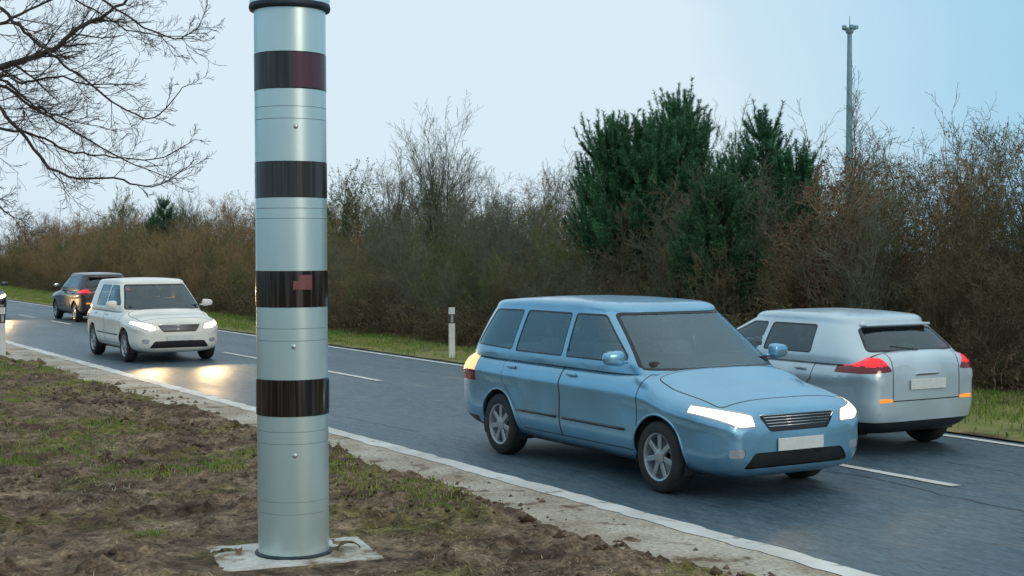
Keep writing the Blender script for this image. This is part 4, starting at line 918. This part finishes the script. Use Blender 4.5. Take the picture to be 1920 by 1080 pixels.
    for y in yw:
        for sgn in (-1, 1):
            wheel(root, sgn * (hw - .125), y - Ln / 2, rw, sgn)
            b2 = bmesh.new(); n = 20; ra = rw + .05; p0 = []; p1 = []
            for k in range(n + 1):
                a = R(-20) + R(220) * k / n; p0.append(b2.verts.new((sgn * .47, y + ra * math.cos(a), rw + ra * math.sin(a)))); p1.append(b2.verts.new((sgn * (hw - .05), y + ra * math.cos(a), rw + ra * math.sin(a))))
            for k in range(n): b2.faces.new((p0[k], p0[k + 1], p1[k + 1], p1[k]))
            b2.faces.new(p0); fin('wheel_arch', b2, M['cabin'], smooth=False)
            b2 = bmesh.new(); pts = []
            for k in range(23):
                a = R(-8) + R(196) * k / 22; yy = y + (rw + .055) * math.cos(a); zz = rw + (rw + .055) * math.sin(a); pts.append((sgn * (body_x(yy, max(zz, .24)) - .003), yy, zz))
            tube_path(b2, pts, .013, 6); fin('arch_lip', b2, paint)
    for sgn in (-1, 1):
        b2 = bmesh.new(); box(b2, (0, 0, 0), (2, 2, 2), bev=.55); bmesh.ops.subdivide_edges(b2, edges=b2.edges[:], cuts=1, smooth=.3)
        for v in b2.verts:
            tp = 1 - .18 * (v.co.x * sgn); v.co = Vector((v.co.x * .105, v.co.y * .07 * tp if v.co.y < 0 else v.co.y * .03, v.co.z * .068 * tp)); v.co += Vector((sgn * (hw + .085), cy + .40, bz + .09))
        box(b2, (sgn * (hw - .01), cy + .40, bz + .05), (.14, .05, .03), bev=.01); mi = fin('mirror', b2, paint)
        b2 = bmesh.new(); bmesh.ops.create_icosphere(b2, subdivisions=2, radius=1)
        for v in b2.verts: v.co = Vector((v.co.x * .088, v.co.y * .006, v.co.z * .06)) + Vector((sgn * (hw + .085), cy + .431, bz + .10))
        fin('mirror_glass', b2, M['chrome'], mi)
    for sgn in (-1, 1):
        for yq in (P['bpil'] - .18, P['cpil'] - .16):
            b2 = bmesh.new(); box(b2, (sgn * .36, yq, bz + .0), (.46, .14, .34), Matrix.Rotation(R(-12), 3, 'X'), .05); box(b2, (sgn * .36, yq + .07, bz + .27), (.25, .10, .17), Matrix.Rotation(R(-8), 3, 'X'), .04); fin('seat', b2, M['fabric'])
    b2 = bmesh.new(); box(b2, (0, cy + .40, bz - .0), (hw * 1.55, .46, .12), bev=.04); fin('dashboard', b2, M['cabin'])
    b2 = bmesh.new(); tube_path(b2, [(-.36 + .18 * math.cos(2 * math.pi * k / 20), cy + .72 + .05 * math.sin(2 * math.pi * k / 20), bz + .05 + .17 * math.sin(2 * math.pi * k / 20)) for k in range(21)], .014, 6); fin('steering_wheel', b2, M['cabin'])
    for x in (-.32, .28):
        b2 = bmesh.new(); tube_path(b2, [(x, cy + .07, bz + .015), (x + .25, cy + .17, bz + .055), (x + .52, cy + .21, bz + .06)], .008, 6); fin('wiper', b2, M['trim'])
    for sgn in (-1, 1):
        for d_ in dr:
            ya, yb_ = min(q[0] for q in d_) + .06, max(q[0] for q in d_) - .06; b2 = bmesh.new()
            tube_path(b2, [(sgn * (body_x(ya + (yb_ - ya) * k / 8, .53) + .004), ya + (yb_ - ya) * k / 8, .53) for k in range(9) if not any(math.hypot(ya + (yb_ - ya) * k / 8 - q, .53 - rw) < rw + .10 for q in yw)], .014, 6); fin('side_trim', b2, M['trim'])
    if P.get('rails'):
        for sgn in (-1, 1):
            b2 = bmesh.new(); x = sgn * (P['rw2'] - .05); zt = H - .005
            tube_path(b2, [(x, P['wst'] + .35, zt - .05), (x, P['wst'] + .50, zt + .01), (x, (P['wst'] + P['rtop']) / 2, zt + .03), (x, P['rtop'] - .45, zt + .0), (x, P['rtop'] - .30, zt - .06)], .016, 8); fin('roof_rail', b2, M['chrome'])
    b2 = bmesh.new(); box(b2, (0, Ln / 2, .24), (hw * 1.5, Ln - .9, .06)); fin('underbody', b2, M['cabin'], smooth=False)
    if lamps == 'front':
        for sgn in (-1, 1):
            ld = bpy.data.lights.new('headlight_beam', 'SPOT'); ld.energy = P.get('beam', 200); ld.spot_size = R(85); ld.spot_blend = .8; ld.color = (1, .66, .30); ld.shadow_soft_size = .06
            lo = bpy.data.objects.new('headlight_beam', ld); COL.objects.link(lo); lo.parent = root; lo.location = (sgn * .62, -Ln / 2 - .08, hz_ - .15); lo.rotation_euler = (R(90 - 5), 0, R(180))
    return root

def car_paint(name, c, metal=0.3, rough=0.32):
    return mat(name, c, tuple(v * 1.08 for v in c), rough, metal=metal, scale=2.0, coat=0.6, rough2=rough + .14, grain=(1.6, .90, 1.06))
BLUE = car_paint('sky_blue_paint', (0.20, 0.42, 0.58), 0.6, 0.25); SILV = car_paint('silver_paint', (0.52, 0.62, 0.66), 0.4); WHIT = car_paint('white_paint', (0.80, 0.76, 0.68), 0.0); DARK = car_paint('dark_paint', (0.035, 0.033, 0.036), 0.2)
MPV = dict(L=4.8, W=1.83, H=1.72, belt=1.10, hood=.90, cowl=1.04, wst=1.80, rbase=4.70, rtop=4.42, rw2=.70, tail=-.03, rw=.33, wf=.88, wr=3.78, bpil=2.52, cpil=3.52, tz=(.78, 1.06), rwz=1.20, camber=.035, rails=False, sill=0, beam=40)
HATCH = dict(L=4.2, W=1.76, H=1.52, belt=1.03, hood=.86, cowl=1.12, wst=1.95, rbase=4.12, rtop=3.72, rw2=.62, tail=.05, rw=.315, wf=.86, wr=3.46, bpil=2.45, cpil=3.32, tz=(.905, 1.06), rwz=1.10, spoil=True, camber=.045, quarter=False, rplate=.76)
VANL = dict(MPV, L=4.1, H=1.66, belt=1.05, cowl=.92, wst=1.62, rbase=4.0, rtop=3.82, wr=3.28, wf=.80, bpil=2.28, cpil=3.12, quarter=False, rails=False, sill=1, beam=170)
SUV = dict(HATCH, L=4.3, H=1.56, belt=1.03, hood=.92, rbase=4.2, rtop=3.95, wr=3.5, rw2=.66, tz=(.86, 1.04), rwz=1.1)
YF = 9.55
car('light blue people carrier with lit headlights in the near lane', (8.48, YF + MPV['L'] / 2, 0), 0, BLUE, MPV, M['glass_blue'])
car('silver hatchback with red tail lights passing behind the blue car', (11.52, 10.95 + HATCH['L'] / 2, 0), math.pi, SILV, HATCH, M['glass_dark'], 'rear')
car('white compact van with glowing headlights left of the column', (8.48, 27.7 + VANL['L'] / 2, 0), 0, WHIT, VANL, M['glass_dark'])
car('oncoming car cut off by the left edge with one glowing headlight', (8.42, 49.2 + VANL['L'] / 2, 0), 0, DARK, dict(VANL, beam=260), M['glass_dark'])
car('dark car with red tail light partly behind the white van', (11.5, 45.0 + SUV['L'] / 2, 0), math.pi, DARK, SUV, M['glass_dark'], 'rear')
